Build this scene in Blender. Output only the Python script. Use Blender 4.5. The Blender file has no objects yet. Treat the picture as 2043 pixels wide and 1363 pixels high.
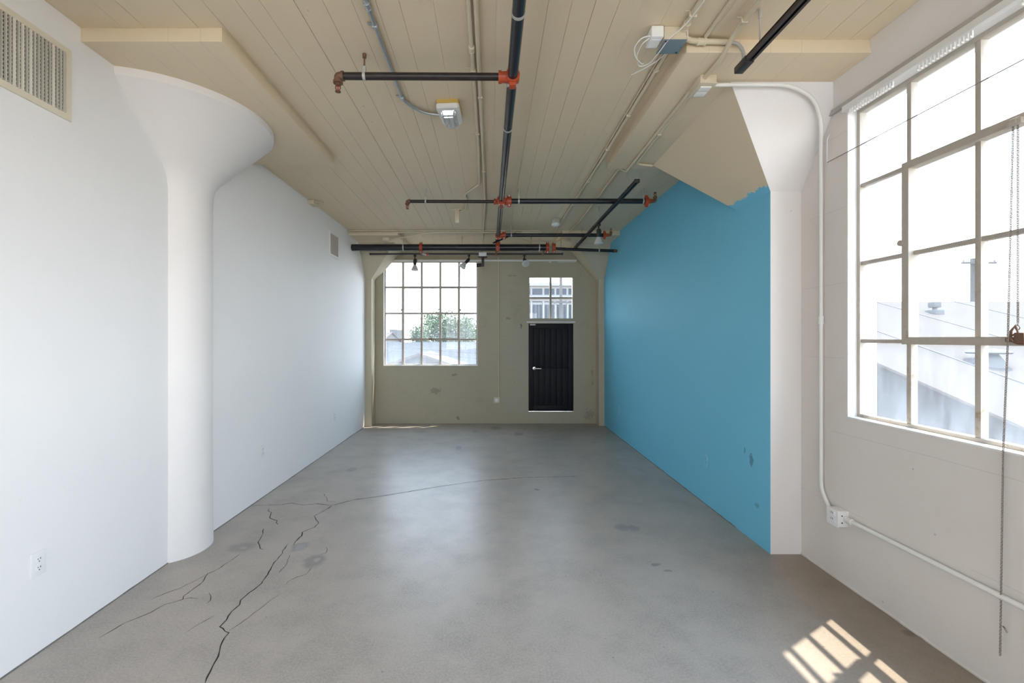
import bpy, bmesh, math, random
from mathutils import Vector, Matrix

random.seed(7)
sc = bpy.context.scene
C = sc.collection
R = math.radians

# ------------------------------------------------------------------ camera
F = 908.0            # focal length in photo pixels (16 mm on 36 mm)
VX, VY = 981.0, 676.0
CZ = 1.5             # eye height
cam_d = bpy.data.cameras.new('camera')
cam_d.sensor_width = 36.0
cam_d.lens = 16.0
cam_d.shift_x = 40.5 / 2043
cam_d.shift_y = -5.5 / 2043
cam_d.clip_start = 0.02
cam_d.clip_end = 600
cam = bpy.data.objects.new('camera', cam_d)
cam.location = (0, 0, CZ)
cam.rotation_euler = (R(90), 0, 0)
C.objects.link(cam)
sc.camera = cam

# ------------------------------------------------------------------ view
sc.view_settings.view_transform = 'Standard'
sc.view_settings.look = 'None'
sc.view_settings.exposure = 0.24
sc.view_settings.gamma = 1.0
sc.view_settings.use_curve_mapping = False
sc.cycles.max_bounces = 10
sc.cycles.diffuse_bounces = 4
sc.cycles.glossy_bounces = 3
sc.cycles.transparent_max_bounces = 16
sc.cycles.adaptive_threshold = 0.09
sc.cycles.caustics_reflective = False
sc.cycles.caustics_refractive = False

# ------------------------------------------------------------------ sky
SKY = 7.9
world = bpy.data.worlds.new('sky_world')
sc.world = world
world.use_nodes = True
nt = world.node_tree
nt.nodes.clear()
w_out = nt.nodes.new('ShaderNodeOutputWorld')
w_bg = nt.nodes.new('ShaderNodeBackground')
w_tc = nt.nodes.new('ShaderNodeTexCoord')
w_sep = nt.nodes.new('ShaderNodeSeparateXYZ')
w_rmp = nt.nodes.new('ShaderNodeValToRGB')
w_rmp.color_ramp.elements[0].position = 0.0
w_rmp.color_ramp.elements[0].color = (0.89, 0.945, 1.0, 1)
w_rmp.color_ramp.elements[1].position = 0.75
w_rmp.color_ramp.elements[1].color = (0.50, 0.73, 1.0, 1)
w_bg.inputs['Strength'].default_value = SKY
nt.links.new(w_tc.outputs['Generated'], w_sep.inputs[0])
nt.links.new(w_sep.outputs['Z'], w_rmp.inputs[0])
nt.links.new(w_rmp.outputs[0], w_bg.inputs['Color'])
nt.links.new(w_bg.outputs[0], w_out.inputs['Surface'])

# ------------------------------------------------------------------ sun
sun_d = bpy.data.lights.new('sun', 'SUN')
sun_d.energy = 9.3
sun_d.color = (1.0, 0.90, 0.76)
sun_d.angle = R(0.6)
sun = bpy.data.objects.new('sun', sun_d)
SUN = Vector((0.327, 0.205, 1.0)).normalized()
sun.rotation_euler = SUN.to_track_quat('Z', 'Y').to_euler()
sun.location = (8, 6, 18)
C.objects.link(sun)


def portal(loc, sx, sy, facing):
    """guides the sampling of skylight through a window; gives no light of its own"""
    d = bpy.data.lights.new('window_portal', 'AREA')
    d.shape = 'RECTANGLE'
    d.size, d.size_y = sx, sy
    d.cycles.is_portal = True
    o = bpy.data.objects.new('window_portal', d)
    o.location = loc
    o.rotation_euler = Vector(facing).to_track_quat('-Z', 'Z').to_euler()
    C.objects.link(o)


# ------------------------------------------------------------------ measured room
XL, XR, XB = -2.164, 2.155, 1.940      # left wall, window wall, blue partition
YB = 8.06                               # back wall
YR = -3.0                               # wall behind the camera
ZC = CZ + 1.638                         # ceiling
ZP = CZ + 1.565                         # underside of the drop panels
WT = 0.175                              # outer wall thickness


def at(px, py, Y):
    """a point of the place from its place in the photo and its depth"""
    return Vector(((px - VX) * Y / F, Y, CZ + (VY - py) * Y / F))


def on(px, py, z):
    """same, from its height z above the floor"""
    Y = F * (z - CZ) / (VY - py)
    return Vector(((px - VX) * Y / F, Y, z))


# ------------------------------------------------------------------ object helpers
ORG = {}


def props(o, label=None, cat=None, group=None, kind=None):
    if label: o['label'] = label
    if cat: o['category'] = cat
    if group: o['group'] = group
    if kind: o['kind'] = kind
    return o


def thing(name, label, cat, loc=(0, 0, 0), rot=(0, 0, 0), group=None, kind=None):
    o = bpy.data.objects.new(name, None)
    o.empty_display_size = 0.05
    C.objects.link(o)
    o.location = loc
    o.rotation_euler = rot
    ORG[o.name] = Vector(loc)
    return props(o, label, cat, group, kind)


def obj(name, bm, mat, parent=None, local=False, smooth=True, angle=35):
    me = bpy.data.meshes.new(name)
    if parent is not None and not local:
        bmesh.ops.translate(bm, verts=bm.verts, vec=-ORG[parent.name])
    bmesh.ops.recalc_face_normals(bm, faces=bm.faces)
    bm.to_mesh(me)
    bm.free()
    mats = mat if isinstance(mat, (list, tuple)) else [mat]
    for m in mats:
        me.materials.append(m)
    if smooth:
        for p in me.polygons:
            p.use_smooth = True
        me.set_sharp_from_angle(angle=R(angle))
    o = bpy.data.objects.new(name, me)
    C.objects.link(o)
    if parent is not None:
        o.parent = parent
        ORG[o.name] = ORG.get(parent.name, Vector())
    else:
        ORG[o.name] = Vector()
    return o


def copy_tree(o, parent=None):
    c = o.copy()
    C.objects.link(c)
    c.parent = parent
    ORG[c.name] = ORG.get(o.name, Vector())
    for ch in list(o.children):
        copy_tree(ch, c)
    return c


def B():
    return bmesh.new()


def box(bm, lo, hi, bev=0.0, mi=0):
    lo, hi = Vector(lo), Vector(hi)
    c = (lo + hi) / 2
    s = hi - lo
    r = bmesh.ops.create_cube(bm, size=1.0, matrix=Matrix.Translation(c) @ Matrix.Diagonal((abs(s.x), abs(s.y), abs(s.z), 1)))
    vs = r['verts']
    fs = set(f for v in vs for f in v.link_faces)
    for f in fs:
        f.material_index = mi
    if bev > 0:
        es = list(set(e for v in vs for e in v.link_edges))
        bmesh.ops.bevel(bm, geom=es, offset=bev, segments=2, affect='EDGES', profile=0.6)
    return vs


def obox(bm, c, dx, dy, dz, hx, hy, hz, bev=0.0):
    """oriented box about c with half sizes along three directions"""
    m = Matrix((Vector(dx).normalized(), Vector(dy).normalized(), Vector(dz).normalized())).transposed().to_4x4()
    r = bmesh.ops.create_cube(bm, size=1.0, matrix=Matrix.Translation(c) @ m @ Matrix.Diagonal((hx * 2, hy * 2, hz * 2, 1)))
    if bev > 0:
        es = list(set(e for v in r['verts'] for e in v.link_edges))
        bmesh.ops.bevel(bm, geom=es, offset=bev, segments=2, affect='EDGES', profile=0.6)


def cyl(bm, a, b, r, r2=None, n=16):
    a, b = Vector(a), Vector(b)
    d = b - a
    q = d.to_track_quat('Z', 'Y').to_matrix().to_4x4()
    bmesh.ops.create_cone(bm, cap_ends=True, segments=n, radius1=r, radius2=r if r2 is None else r2, depth=d.length,
                          matrix=Matrix.Translation((a + b) / 2) @ q)


def ball(bm, c, r, sx=1, sy=1, sz=1, u=14, v=10):
    bmesh.ops.create_uvsphere(bm, u_segments=u, v_segments=v, radius=r, matrix=Matrix.Translation(c) @ Matrix.Diagonal((sx, sy, sz, 1)))


def rounded(pts, rad, n=5):
    """polyline with its corners turned into arcs"""
    pts = [Vector(p) for p in pts]
    out = [pts[0]]
    for i in range(1, len(pts) - 1):
        p, a, b = pts[i], pts[i - 1], pts[i + 1]
        da, db = (a - p), (b - p)
        r = min(rad, da.length * 0.48, db.length * 0.48)
        A, E = p + da.normalized() * r, p + db.normalized() * r
        for k in range(n + 1):
            t = k / n
            out.append(A * (1 - t) ** 2 + p * 2 * t * (1 - t) + E * t ** 2)
    out.append(pts[-1])
    return out


def tube(bm, pts, r, n=10, rad=0.0, cap=True):
    pts = rounded(pts, rad) if rad > 0 else [Vector(p) for p in pts]
    rings = []
    t0 = (pts[1] - pts[0]).normalized()
    up = Vector((0, 0, 1)) if abs(t0.z) < 0.9 else Vector((1, 0, 0))
    nrm = (up - t0 * up.dot(t0)).normalized()
    for i, p in enumerate(pts):
        if i == 0: t = (pts[1] - pts[0])
        elif i == len(pts) - 1: t = (pts[-1] - pts[-2])
        else: t = (pts[i + 1] - pts[i]).normalized() + (pts[i] - pts[i - 1]).normalized()
        t.normalize()
        nrm = (nrm - t * nrm.dot(t)).normalized()
        bi = t.cross(nrm)
        rings.append([bm.verts.new(p + (nrm * math.cos(2 * math.pi * k / n) + bi * math.sin(2 * math.pi * k / n)) * r) for k in range(n)])
    for a, b in zip(rings, rings[1:]):
        for k in range(n):
            bm.faces.new((a[k], a[(k + 1) % n], b[(k + 1) % n], b[k]))
    if cap:
        bm.faces.new(list(reversed(rings[0])))
        bm.faces.new(rings[-1])


def lathe(bm, prof, n=28, c=(0, 0, 0), axis='Z'):
    """(radius, height) profile turned about an axis through c"""
    c = Vector(c)
    rings = []
    for r, h in prof:
        ring = []
        for k in range(n):
            a = 2 * math.pi * k / n
            x, y = max(r, 1e-4) * math.cos(a), max(r, 1e-4) * math.sin(a)
            v = Vector((x, y, h)) if axis == 'Z' else (Vector((x, h, y)) if axis == 'Y' else Vector((h, x, y)))
            ring.append(bm.verts.new(c + v))
        rings.append(ring)
    for a, b in zip(rings, rings[1:]):
        for k in range(n):
            bm.faces.new((a[k], a[(k + 1) % n], b[(k + 1) % n], b[k]))
    bm.faces.new(rings[0])
    bm.faces.new(rings[-1])


def prism(bm, poly, ext):
    """a flat polygon pushed along ext"""
    ext = Vector(ext)
    a = [bm.verts.new(Vector(p)) for p in poly]
    b = [bm.verts.new(Vector(p) + ext) for p in poly]
    bm.faces.new(a)
    bm.faces.new(list(reversed(b)))
    n = len(a)
    for k in range(n):
        bm.faces.new((a[k], b[k], b[(k + 1) % n], a[(k + 1) % n]))


def wall_holes(bm, u0, u1, v0, v1, holes, fn, w0, w1):
    """slab between w0 and w1 with rectangular holes (ua, ub, va, vb); fn(u, v, w) gives the point"""
    us = sorted(set([u0, u1] + [h[0] for h in holes] + [h[1] for h in holes]))
    vs = sorted(set([v0, v1] + [h[2] for h in holes] + [h[3] for h in holes]))
    V = {}

    def g(i, j, w):
        k = (i, j, w)
        if k not in V:
            V[k] = bm.verts.new(fn(us[i], vs[j], w))
        return V[k]

    def solid(i, j):
        if i < 0 or j < 0 or i >= len(us) - 1 or j >= len(vs) - 1:
            return False
        uc, vc = (us[i] + us[i + 1]) / 2, (vs[j] + vs[j + 1]) / 2
        return not any(h[0] < uc < h[1] and h[2] < vc < h[3] for h in holes)

    for i in range(len(us) - 1):
        for j in range(len(vs) - 1):
            if not solid(i, j):
                continue
            for w in (w0, w1):
                bm.faces.new((g(i, j, w), g(i + 1, j, w), g(i + 1, j + 1, w), g(i, j + 1, w)))
            if not solid(i - 1, j): bm.faces.new((g(i, j, w0), g(i, j + 1, w0), g(i, j + 1, w1), g(i, j, w1)))
            if not solid(i + 1, j): bm.faces.new((g(i + 1, j, w0), g(i + 1, j + 1, w0), g(i + 1, j + 1, w1), g(i + 1, j, w1)))
            if not solid(i, j - 1): bm.faces.new((g(i, j, w0), g(i + 1, j, w0), g(i + 1, j, w1), g(i, j, w1)))
            if not solid(i, j + 1): bm.faces.new((g(i, j + 1, w0), g(i + 1, j + 1, w0), g(i + 1, j + 1, w1), g(i, j + 1, w1)))


# ------------------------------------------------------------------ materials
class NB:
    """small node builder"""
    def __init__(s, name):
        s.m = bpy.data.materials.new(name)
        s.m.use_nodes = True
        s.t = s.m.node_tree
        s.p = s.t.nodes['Principled BSDF']
        s.out = s.t.nodes['Material Output']
        s.tc = s.t.nodes.new('ShaderNodeTexCoord')
        s.geo = s.t.nodes.new('ShaderNodeNewGeometry')

    def n(s, typ, **kw):
        nd = s.t.nodes.new(typ)
        for k, v in kw.items():
            setattr(nd, k, v)
        return nd

    def l(s, a, b):
        s.t.links.new(a, b)

    def pos(s):
        return s.geo.outputs['Position']

    def noise(s, scale, detail=4, rough=0.55, vec=None, stretch=None):
        nd = s.n('ShaderNodeTexNoise')
        nd.inputs['Scale'].default_value = scale
        nd.inputs['Detail'].default_value = detail
        nd.inputs['Roughness'].default_value = rough
        v = vec or s.pos()
        if stretch:
            mp = s.n('ShaderNodeMapping')
            mp.inputs['Scale'].default_value = stretch
            s.l(v, mp.inputs[0])
            v = mp.outputs[0]
        s.l(v, nd.inputs['Vector'])
        return nd.outputs['Fac']

    def ramp(s, fac, *stops):
        r = s.n('ShaderNodeValToRGB')
        e = r.color_ramp.elements
        while len(e) > 2: e.remove(e[-1])
        for i, (p, c) in enumerate(stops):
            el = e[i] if i < 2 else e.new(p)
            el.position = p
            el.color = (c[0], c[1], c[2], 1) if isinstance(c, (tuple, list)) else (c, c, c, 1)
        s.l(fac, r.inputs[0])
        return r.outputs[0]

    def mix(s, fac, a, b, mode='MIX'):
        m = s.n('ShaderNodeMix', data_type='RGBA', blend_type=mode)
        for v, i in ((fac, 0), (a, 6), (b, 7)):
            if hasattr(v, 'node'): s.l(v, m.inputs[i])
            elif i == 0: m.inputs[0].default_value = v
            else: m.inputs[i].default_value = (v[0], v[1], v[2], 1)
        return m.outputs[2]

    def math(s, op, a, b=0.0, c=0.0, clamp=False):
        m = s.n('ShaderNodeMath', operation=op, use_clamp=clamp)
        for i, v in enumerate((a, b, c)):
            if hasattr(v, 'node'): s.l(v, m.inputs[i])
            else: m.inputs[i].default_value = v
        return m.outputs[0]

    def xyz(s, v=None):
        sp = s.n('ShaderNodeSeparateXYZ')
        s.l(v or s.pos(), sp.inputs[0])
        return sp.outputs

    def bump(s, h, strength=0.3, dist=0.01):
        b = s.n('ShaderNodeBump')
        b.inputs['Strength'].default_value = strength
        b.inputs['Distance'].default_value = dist
        s.l(h, b.inputs['Height'])
        s.l(b.outputs[0], s.p.inputs['Normal'])

    def col(s, c):
        if hasattr(c, 'node'): s.l(c, s.p.inputs['Base Color'])
        else: s.p.inputs['Base Color'].default_value = (c[0], c[1], c[2], 1)

    def set(s, rough=0.6, metal=0.0, spec=0.5):
        s.p.inputs['Roughness'].default_value = rough
        s.p.inputs['Metallic'].default_value = metal
        s.p.inputs['Specular IOR Level'].default_value = spec


def simple(name, c, rough=0.5, metal=0.0, var=0.08, scale=30, spec=0.5, bump=0.0):
    b = NB(name)
    f = b.noise(scale)
    b.col(b.mix(f, tuple(x * (1 - var) for x in c), tuple(min(1, x * (1 + var)) for x in c)))
    b.set(rough, metal, spec)
    if bump: b.bump(b.noise(scale * 3), bump, 0.003)
    return b.m


def seam_mask(b, coord, pitch, width, wob=0.0):
    """thin lines every pitch along a coordinate"""
    v = b.math('DIVIDE', coord, pitch)
    fr = b.math('FRACT', v)
    d = b.math('ABSOLUTE', b.math('SUBTRACT', fr, 0.5))
    return b.math('GREATER_THAN', d, 0.5 - width / pitch / 2)


def painted(name, c, seams=None, rough=0.55, dirt=0.0, pits=0.25, spec=0.35, marks=()):
    """old painted concrete; seams = axis of board marks"""
    b = NB(name)
    big = b.noise(0.9, 2)
    grain = b.noise(14, 4, 0.75)
    c2 = tuple(x * (1 - 0.07) for x in c)
    colr = b.mix(big, c2, c)
    # pits and specks
    vo = b.n('ShaderNodeTexVoronoi', feature='F1')
    vo.inputs['Scale'].default_value = 7.0
    b.l(b.pos(), vo.inputs['Vector'])
    sp = b.math('LESS_THAN', vo.outputs['Distance'], 0.042)
    gate = b.math('GREATER_THAN', b.noise(2.3, 0), 0.56)
    spm = b.math('MULTIPLY', b.math('MULTIPLY', sp, gate), pits)
    colr = b.mix(spm, colr, tuple(x * 0.35 for x in c))
    h = b.math('MULTIPLY', grain, 0.75)
    if seams is not None:
        axis, pitch = seams
        X = b.xyz()
        wob = b.math('MULTIPLY', b.math('SUBTRACT', b.noise(1.2, 0), 0.5), 0.02)
        m = seam_mask(b, b.math('ADD', X[axis], wob), pitch, 0.004)
        gate2 = b.math('GREATER_THAN', b.noise(1.7, 1), 0.5)
        m = b.math('MULTIPLY', m, gate2)
        h = b.math('SUBTRACT', h, b.math('MULTIPLY', m, 0.35))
        colr = b.mix(b.math('MULTIPLY', m, 0.22), colr, tuple(x * 0.45 for x in c))
    if dirt > 0:
        d = b.ramp(b.noise(2.2, 4, 0.7), (0.55, 0.0), (0.8, 1.0))
        colr = b.mix(b.math('MULTIPLY', d, dirt), colr, (c[0] * 0.55, c[1] * 0.48, c[2] * 0.42))
    if marks:
        P = b.xyz()
        n2 = b.math('MULTIPLY', b.math('SUBTRACT', b.noise(28, 4, 0.7), 0.5), 3.2)
        for (ax, u, z, ru, rz_, mc, amt) in marks:
            du = b.math('DIVIDE', b.math('SUBTRACT', P[ax], u), ru)
            dz = b.math('DIVIDE', b.math('SUBTRACT', P[2], z), rz_)
            d = b.math('ADD', b.math('SQRT', b.math('ADD', b.math('MULTIPLY', du, du), b.math('MULTIPLY', dz, dz))), n2)
            colr = b.mix(b.math('MULTIPLY', b.math('LESS_THAN', d, 0.75), amt), colr, mc)
    b.col(colr)
    b.set(rough, 0, spec)
    b.bump(h, 0.22, 0.006)
    return b.m


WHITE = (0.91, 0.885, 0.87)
KHAKI = (0.775, 0.64, 0.455)
M = {}
M['wall_white'] = painted('white_wall_paint', WHITE, None, 0.6, 0.0, 0.06)
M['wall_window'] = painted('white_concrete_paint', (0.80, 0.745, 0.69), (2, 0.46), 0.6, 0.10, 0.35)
M['col_white'] = painted('white_column_paint', (0.86, 0.815, 0.785), None, 0.55, 0.04, 0.3)
M['khaki'] = painted('khaki_concrete_paint', KHAKI, None, 0.5, 0.05, 0.45)
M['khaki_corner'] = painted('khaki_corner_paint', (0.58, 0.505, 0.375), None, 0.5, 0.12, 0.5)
M['khaki_seam'] = painted('khaki_board_formed_concrete', KHAKI, (0, 0.17), 0.5, 0.05, 0.45)
M['khaki_wall'] = painted('khaki_back_wall_paint', (0.49, 0.44, 0.325), (2, 0.155), 0.5, 0.30, 0.8, marks=[
    (0, -0.985, 0.58, 0.10, 0.07, (0.26, 0.225, 0.16), 0.6), (0, -0.66, 0.86, 0.06, 0.025, (0.22, 0.19, 0.14), 0.6), (0, 0.35, 2.62, 0.09, 0.02, (0.26, 0.22, 0.16), 0.5),
    (0, 0.30, 1.86, 0.05, 0.025, (0.24, 0.20, 0.15), 0.6), (0, 1.72, 0.16, 0.10, 0.10, (0.30, 0.25, 0.19), 0.6), (0, 1.78, 0.90, 0.03, 0.05, (0.36, 0.24, 0.16), 0.7),
    (0, 1.78, 0.72, 0.03, 0.04, (0.36, 0.24, 0.16), 0.7), (0, -0.60, 0.09, 0.04, 0.04, (0.2, 0.17, 0.13), 0.6), (0, 0.70, 0.36, 0.06, 0.03, (0.24, 0.2, 0.15), 0.5), (0, 0.52, 1.72, 0.02, 0.05, (0.1, 0.09, 0.07), 0.7)])
M['blue'] = painted('blue_wall_paint', (0.19, 0.57, 0.78), None, 0.62, 0.0, 0.05, spec=0.15, marks=[
    (1, 3.40, 0.585, 0.035, 0.06, (0.07, 0.20, 0.30), 0.7), (1, 3.49, 0.635, 0.018, 0.025, (0.07, 0.20, 0.30), 0.6), (1, 3.33, 0.28, 0.03, 0.02, (0.07, 0.20, 0.30), 0.5)])


def ragged_mat():
    """khaki with the blue paint lapping ragged over its lowest edge"""
    b = NB('khaki_with_ragged_blue_edge')
    X = b.xyz()
    n1 = b.noise(14, 4, 0.7)
    lim = b.math('ADD', CZ + 1.02, b.math('MULTIPLY', n1, 0.09))
    f = b.math('LESS_THAN', X[2], lim)
    k = b.mix(b.noise(0.9, 3), tuple(x * 0.93 for x in KHAKI), KHAKI)
    b.col(b.mix(f, k, (0.19, 0.57, 0.78)))
    b.set(0.5, 0, 0.35)
    b.bump(b.noise(20, 5), 0.2, 0.005)
    return b.m


M['ragged'] = ragged_mat()


def floor_mat():
    b = NB('worn_polished_concrete')
    big = b.noise(0.55, 3, 0.6)
    mid = b.noise(3.0, 5, 0.65)
    fine = b.noise(95, 4, 0.75)
    c = b.mix(b.ramp(big, (0.3, 0.0), (0.7, 1.0)), (0.352, 0.303, 0.260), (0.418, 0.369, 0.323))
    c = b.mix(b.math('MULTIPLY', b.ramp(mid, (0.42, 0.0), (0.66, 1.0)), 0.75), c, (0.268, 0.238, 0.211))
    c = b.mix(b.math('MULTIPLY', b.ramp(fine, (0.38, 0.0), (0.62, 1.0)), 0.55), c, (0.50, 0.44, 0.385))
    # dark specks
    vo = b.n('ShaderNodeTexVoronoi', feature='F1')
    vo.inputs['Scale'].default_value = 11
    b.l(b.pos(), vo.inputs['Vector'])
    gate = b.math('GREATER_THAN', b.noise(1.9, 0), 0.52)
    sp = b.math('MULTIPLY', b.math('LESS_THAN', vo.outputs['Distance'], 0.05), gate)
    c = b.mix(b.math('MULTIPLY', sp, 0.55), c, (0.08, 0.075, 0.07))
    # brown grime band along the window wall
    X = b.xyz()
    g = b.math('MULTIPLY', b.ramp(X[0], (0.0, 0.0), (1.0, 1.0)), 1.0)
    edge = b.n('ShaderNodeMapRange')
    edge.inputs['From Min'].default_value = 1.25
    edge.inputs['From Max'].default_value = 2.15
    b.l(X[0], edge.inputs['Value'])
    yy = b.n('ShaderNodeMapRange')
    yy.inputs['From Min'].default_value = 3.6
    yy.inputs['From Max'].default_value = 2.9
    b.l(X[1], yy.inputs['Value'])
    ed = b.math('MULTIPLY', b.math('MULTIPLY', edge.outputs[0], yy.outputs[0]), b.math('ADD', 0.45, b.math('MULTIPLY', mid, 0.6)))
    c = b.mix(b.math('MULTIPLY', ed, 0.95, clamp=True), c, (0.225, 0.170, 0.118))
    # stains with a place of their own: x, y, radius x, radius y, colour, amount
    wob = b.n('ShaderNodeVectorMath', operation='ADD')
    nz = b.n('ShaderNodeTexNoise')
    nz.inputs['Scale'].default_value = 9
    b.l(b.pos(), nz.inputs['Vector'])
    sc_ = b.n('ShaderNodeVectorMath', operation='SCALE')
    sc_.inputs['Scale'].default_value = 0.07
    b.l(nz.outputs['Color'], sc_.inputs[0])
    b.l(b.pos(), wob.inputs[0])
    b.l(sc_.outputs[0], wob.inputs[1])
    W = b.xyz(wob.outputs[0])
    for (px, py, rx, ry, col, k) in (
            (597, 1091, .060, .075, (.19, .19, .20), .75), (600, 1092, .040, .05, (.34, .34, .35), .8),
            (627, 1120, .075, .10, (.15, .145, .14), .7), (630, 1118, .025, .03, (.40, .39, .37), .7),
            (483, 1092, .10, .09, (.17, .165, .16), .55), (486, 1093, .03, .025, (.40, .39, .37), .6),
            (1240, 1052, .05, .07, (.17, .17, .18), .6), (1262, 1054, .05, .06, (.17, .17, .18), .6),
            (990, 854, .10, .16, (.12, .115, .11), .6), (1035, 866, .08, .14, (.12, .115, .11), .6),
            (948, 861, .05, .10, (.13, .125, .12), .5), (838, 861, .12, .10, (.15, .145, .14), .4),
            (702, 937, .06, .09, (.15, .145, .14), .5), (915, 893, .04, .12, (.14, .135, .13), .5),
            (1070, 977, .03, .04, (.10, .10, .12), .7), (1310, 1128, .035, .02, (.12, .115, .11), .7),
            (1330, 1140, .03, .015, (.12, .115, .11), .7), (1815, 1265, .035, .03, (.12, .09, .07), .7)):
        p = on(px, py, 0.0)
        dx = b.math('DIVIDE', b.math('SUBTRACT', W[0], p.x + 0.035), rx)
        dy = b.math('DIVIDE', b.math('SUBTRACT', W[1], p.y + 0.035), ry)
        d = b.math('SQRT', b.math('ADD', b.math('MULTIPLY', dx, dx), b.math('MULTIPLY', dy, dy)))
        mr = b.n('ShaderNodeMapRange', interpolation_type='SMOOTHSTEP')
        mr.inputs['From Min'].default_value = 1.25
        mr.inputs['From Max'].default_value = 0.55
        mr.inputs['To Max'].default_value = k * 0.8
        b.l(d, mr.inputs['Value'])
        c = b.mix(mr.outputs[0], c, col)
    b.col(c)
    rg = b.n('ShaderNodeMapRange')
    rg.inputs['To Min'].default_value = 0.29
    rg.inputs['To Max'].default_value = 0.44
    b.l(mid, rg.inputs['Value'])
    b.l(rg.outputs[0], b.p.inputs['Roughness'])
    b.p.inputs['Specular IOR Level'].default_value = 0.40
    b.bump(b.noise(24, 2, 0.7), 0.08, 0.004)
    return b.m


M['floor'] = floor_mat()


def steel_mat():
    b = NB('old_painted_window_steel')
    r = b.ramp(b.noise(16, 6, 0.7), (0.56, 0.0), (0.68, 1.0))
    X = b.xyz()
    low = b.n('ShaderNodeMapRange')
    low.inputs['From Min'].default_value = 2.1
    low.inputs['From Max'].default_value = 1.0
    b.l(X[2], low.inputs['Value'])
    f = b.math('MULTIPLY', r, b.math('ADD', 0.12, b.math('MULTIPLY', low.outputs[0], 0.75)), clamp=True)
    base = b.mix(b.noise(5, 4), (0.44, 0.385, 0.325), (0.54, 0.485, 0.42))
    b.col(b.mix(f, base, (0.30, 0.19, 0.10)))
    b.set(0.6, 0, 0.4)
    b.bump(b.noise(70, 4), 0.4, 0.002)
    return b.m


M['steel'] = steel_mat()


def glass_mat(name, tint, dirt):
    """old glass: clear, with a veil of dust that catches the light"""
    b = NB(name)
    t = b.t
    t.nodes.remove(b.p)
    tr = b.n('ShaderNodeBsdfTransparent')
    tr.inputs[0].default_value = (*tint, 1)
    gl = b.n('ShaderNodeBsdfGlossy')
    gl.inputs['Roughness'].default_value = 0.03
    df = b.n('ShaderNodeBsdfTranslucent')
    df.inputs[0].default_value = (0.8, 0.84, 0.92, 1)
    lw = b.n('ShaderNodeLayerWeight')
    lw.inputs['Blend'].default_value = 0.5
    f5 = b.math('POWER', lw.outputs['Facing'], 4.0)
    front = b.math('SUBTRACT', 1.0, b.geo.outputs['Backfacing'])
    refl = b.math('MULTIPLY', b.math('ADD', 0.035, b.math('MULTIPLY', f5, 0.45)), front)
    streak = b.noise(7, 5, 0.6, stretch=(2.2, 2.2, 0.45))
    X = b.xyz()
    low = b.n('ShaderNodeMapRange')
    low.inputs['From Min'].default_value = 1.75
    low.inputs['From Max'].default_value = 1.0
    b.l(X[2], low.inputs['Value'])
    dm = b.math('MULTIPLY', b.ramp(streak, (0.30, 0.35), (0.78, 1.0)), b.math('ADD', dirt * 0.35, b.math('MULTIPLY', low.outputs[0], dirt)))
    m1 = b.n('ShaderNodeMixShader')
    m2 = b.n('ShaderNodeMixShader')
    b.l(dm, m1.inputs[0])
    b.l(tr.outputs[0], m1.inputs[1])
    b.l(df.outputs[0], m1.inputs[2])
    b.l(refl, m2.inputs[0])
    b.l(m1.outputs[0], m2.inputs[1])
    b.l(gl.outputs[0], m2.inputs[2])
    b.l(m2.outputs[0], b.out.inputs['Surface'])
    return b.m


M['glass'] = glass_mat('dusty_window_glass', (0.965, 0.975, 0.98), 0.075)

M['pipe_black'] = simple('black_sprinkler_pipe', (0.016, 0.017, 0.023), 0.26, 0.0, 0.25, 12, 0.45)
M['pipe_brown'] = simple('worn_black_pipe', (0.026, 0.018, 0.017), 0.36, 0.0, 0.6, 18, 0.4)
M['red'] = simple('red_fitting_paint', (0.46, 0.070, 0.022), 0.42, 0.0, 0.15, 20)
M['rust'] = simple('rusty_brown_iron', (0.19, 0.10, 0.06), 0.55, 0.3, 0.3, 30)
M['zinc'] = simple('galvanized_zinc', (0.56, 0.58, 0.60), 0.34, 0.85, 0.15, 40)
M['zinc_dull'] = simple('dull_zinc_strap', (0.50, 0.49, 0.46), 0.5, 0.3, 0.1, 40)
M['grey_plate'] = simple('blue_grey_steel_plate', (0.27, 0.32, 0.35), 0.45, 0.4, 0.08, 20)
M['cond_khaki'] = simple('khaki_painted_conduit', (0.68, 0.59, 0.43), 0.42, 0.0, 0.05, 12)
M['cond_white'] = simple('white_painted_conduit', (0.84, 0.82, 0.78), 0.45, 0.0, 0.05, 12)
M['track'] = simple('dark_bronze_track', (0.045, 0.034, 0.034), 0.32, 0.3, 0.12, 12)
M['black'] = simple('matt_black_plastic', (0.018, 0.018, 0.020), 0.5, 0.0, 0.1, 20)
M['slot'] = simple('black_slot', (0.006, 0.006, 0.007), 0.7, 0.0, 0.1, 20)
M['door'] = simple('black_door_paint', (0.010, 0.010, 0.013), 0.5, 0.0, 0.3, 9, 0.22, 0.3)
M['white_plastic'] = simple('white_plastic', (0.84, 0.83, 0.80), 0.4, 0.0, 0.03, 10)
M['plate_white'] = simple('painted_over_cover_plate', (0.85, 0.84, 0.83), 0.45, 0.0, 0.03, 10)
M['plate_blue'] = simple('blue_painted_cover_plate', (0.20, 0.58, 0.78), 0.4, 0.0, 0.03, 10)
M['hole'] = simple('dark_socket_hole', (0.03, 0.03, 0.035), 0.8)
M['vent_cream'] = simple('cream_vent_enamel', (0.76, 0.69, 0.55), 0.45, 0.0, 0.04, 10)
M['vent_blade'] = simple('pale_vent_blade', (0.70, 0.66, 0.58), 0.4, 0.1, 0.08, 14)
M['vent_dark'] = simple('dark_duct', (0.03, 0.028, 0.026), 0.8)
M['vent_beige'] = simple('beige_vent_blade', (0.50, 0.44, 0.37), 0.5, 0.0, 0.06, 14)
M['yellow'] = simple('yellowed_gasket', (0.62, 0.42, 0.10), 0.6, 0.0, 0.15, 20)
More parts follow.
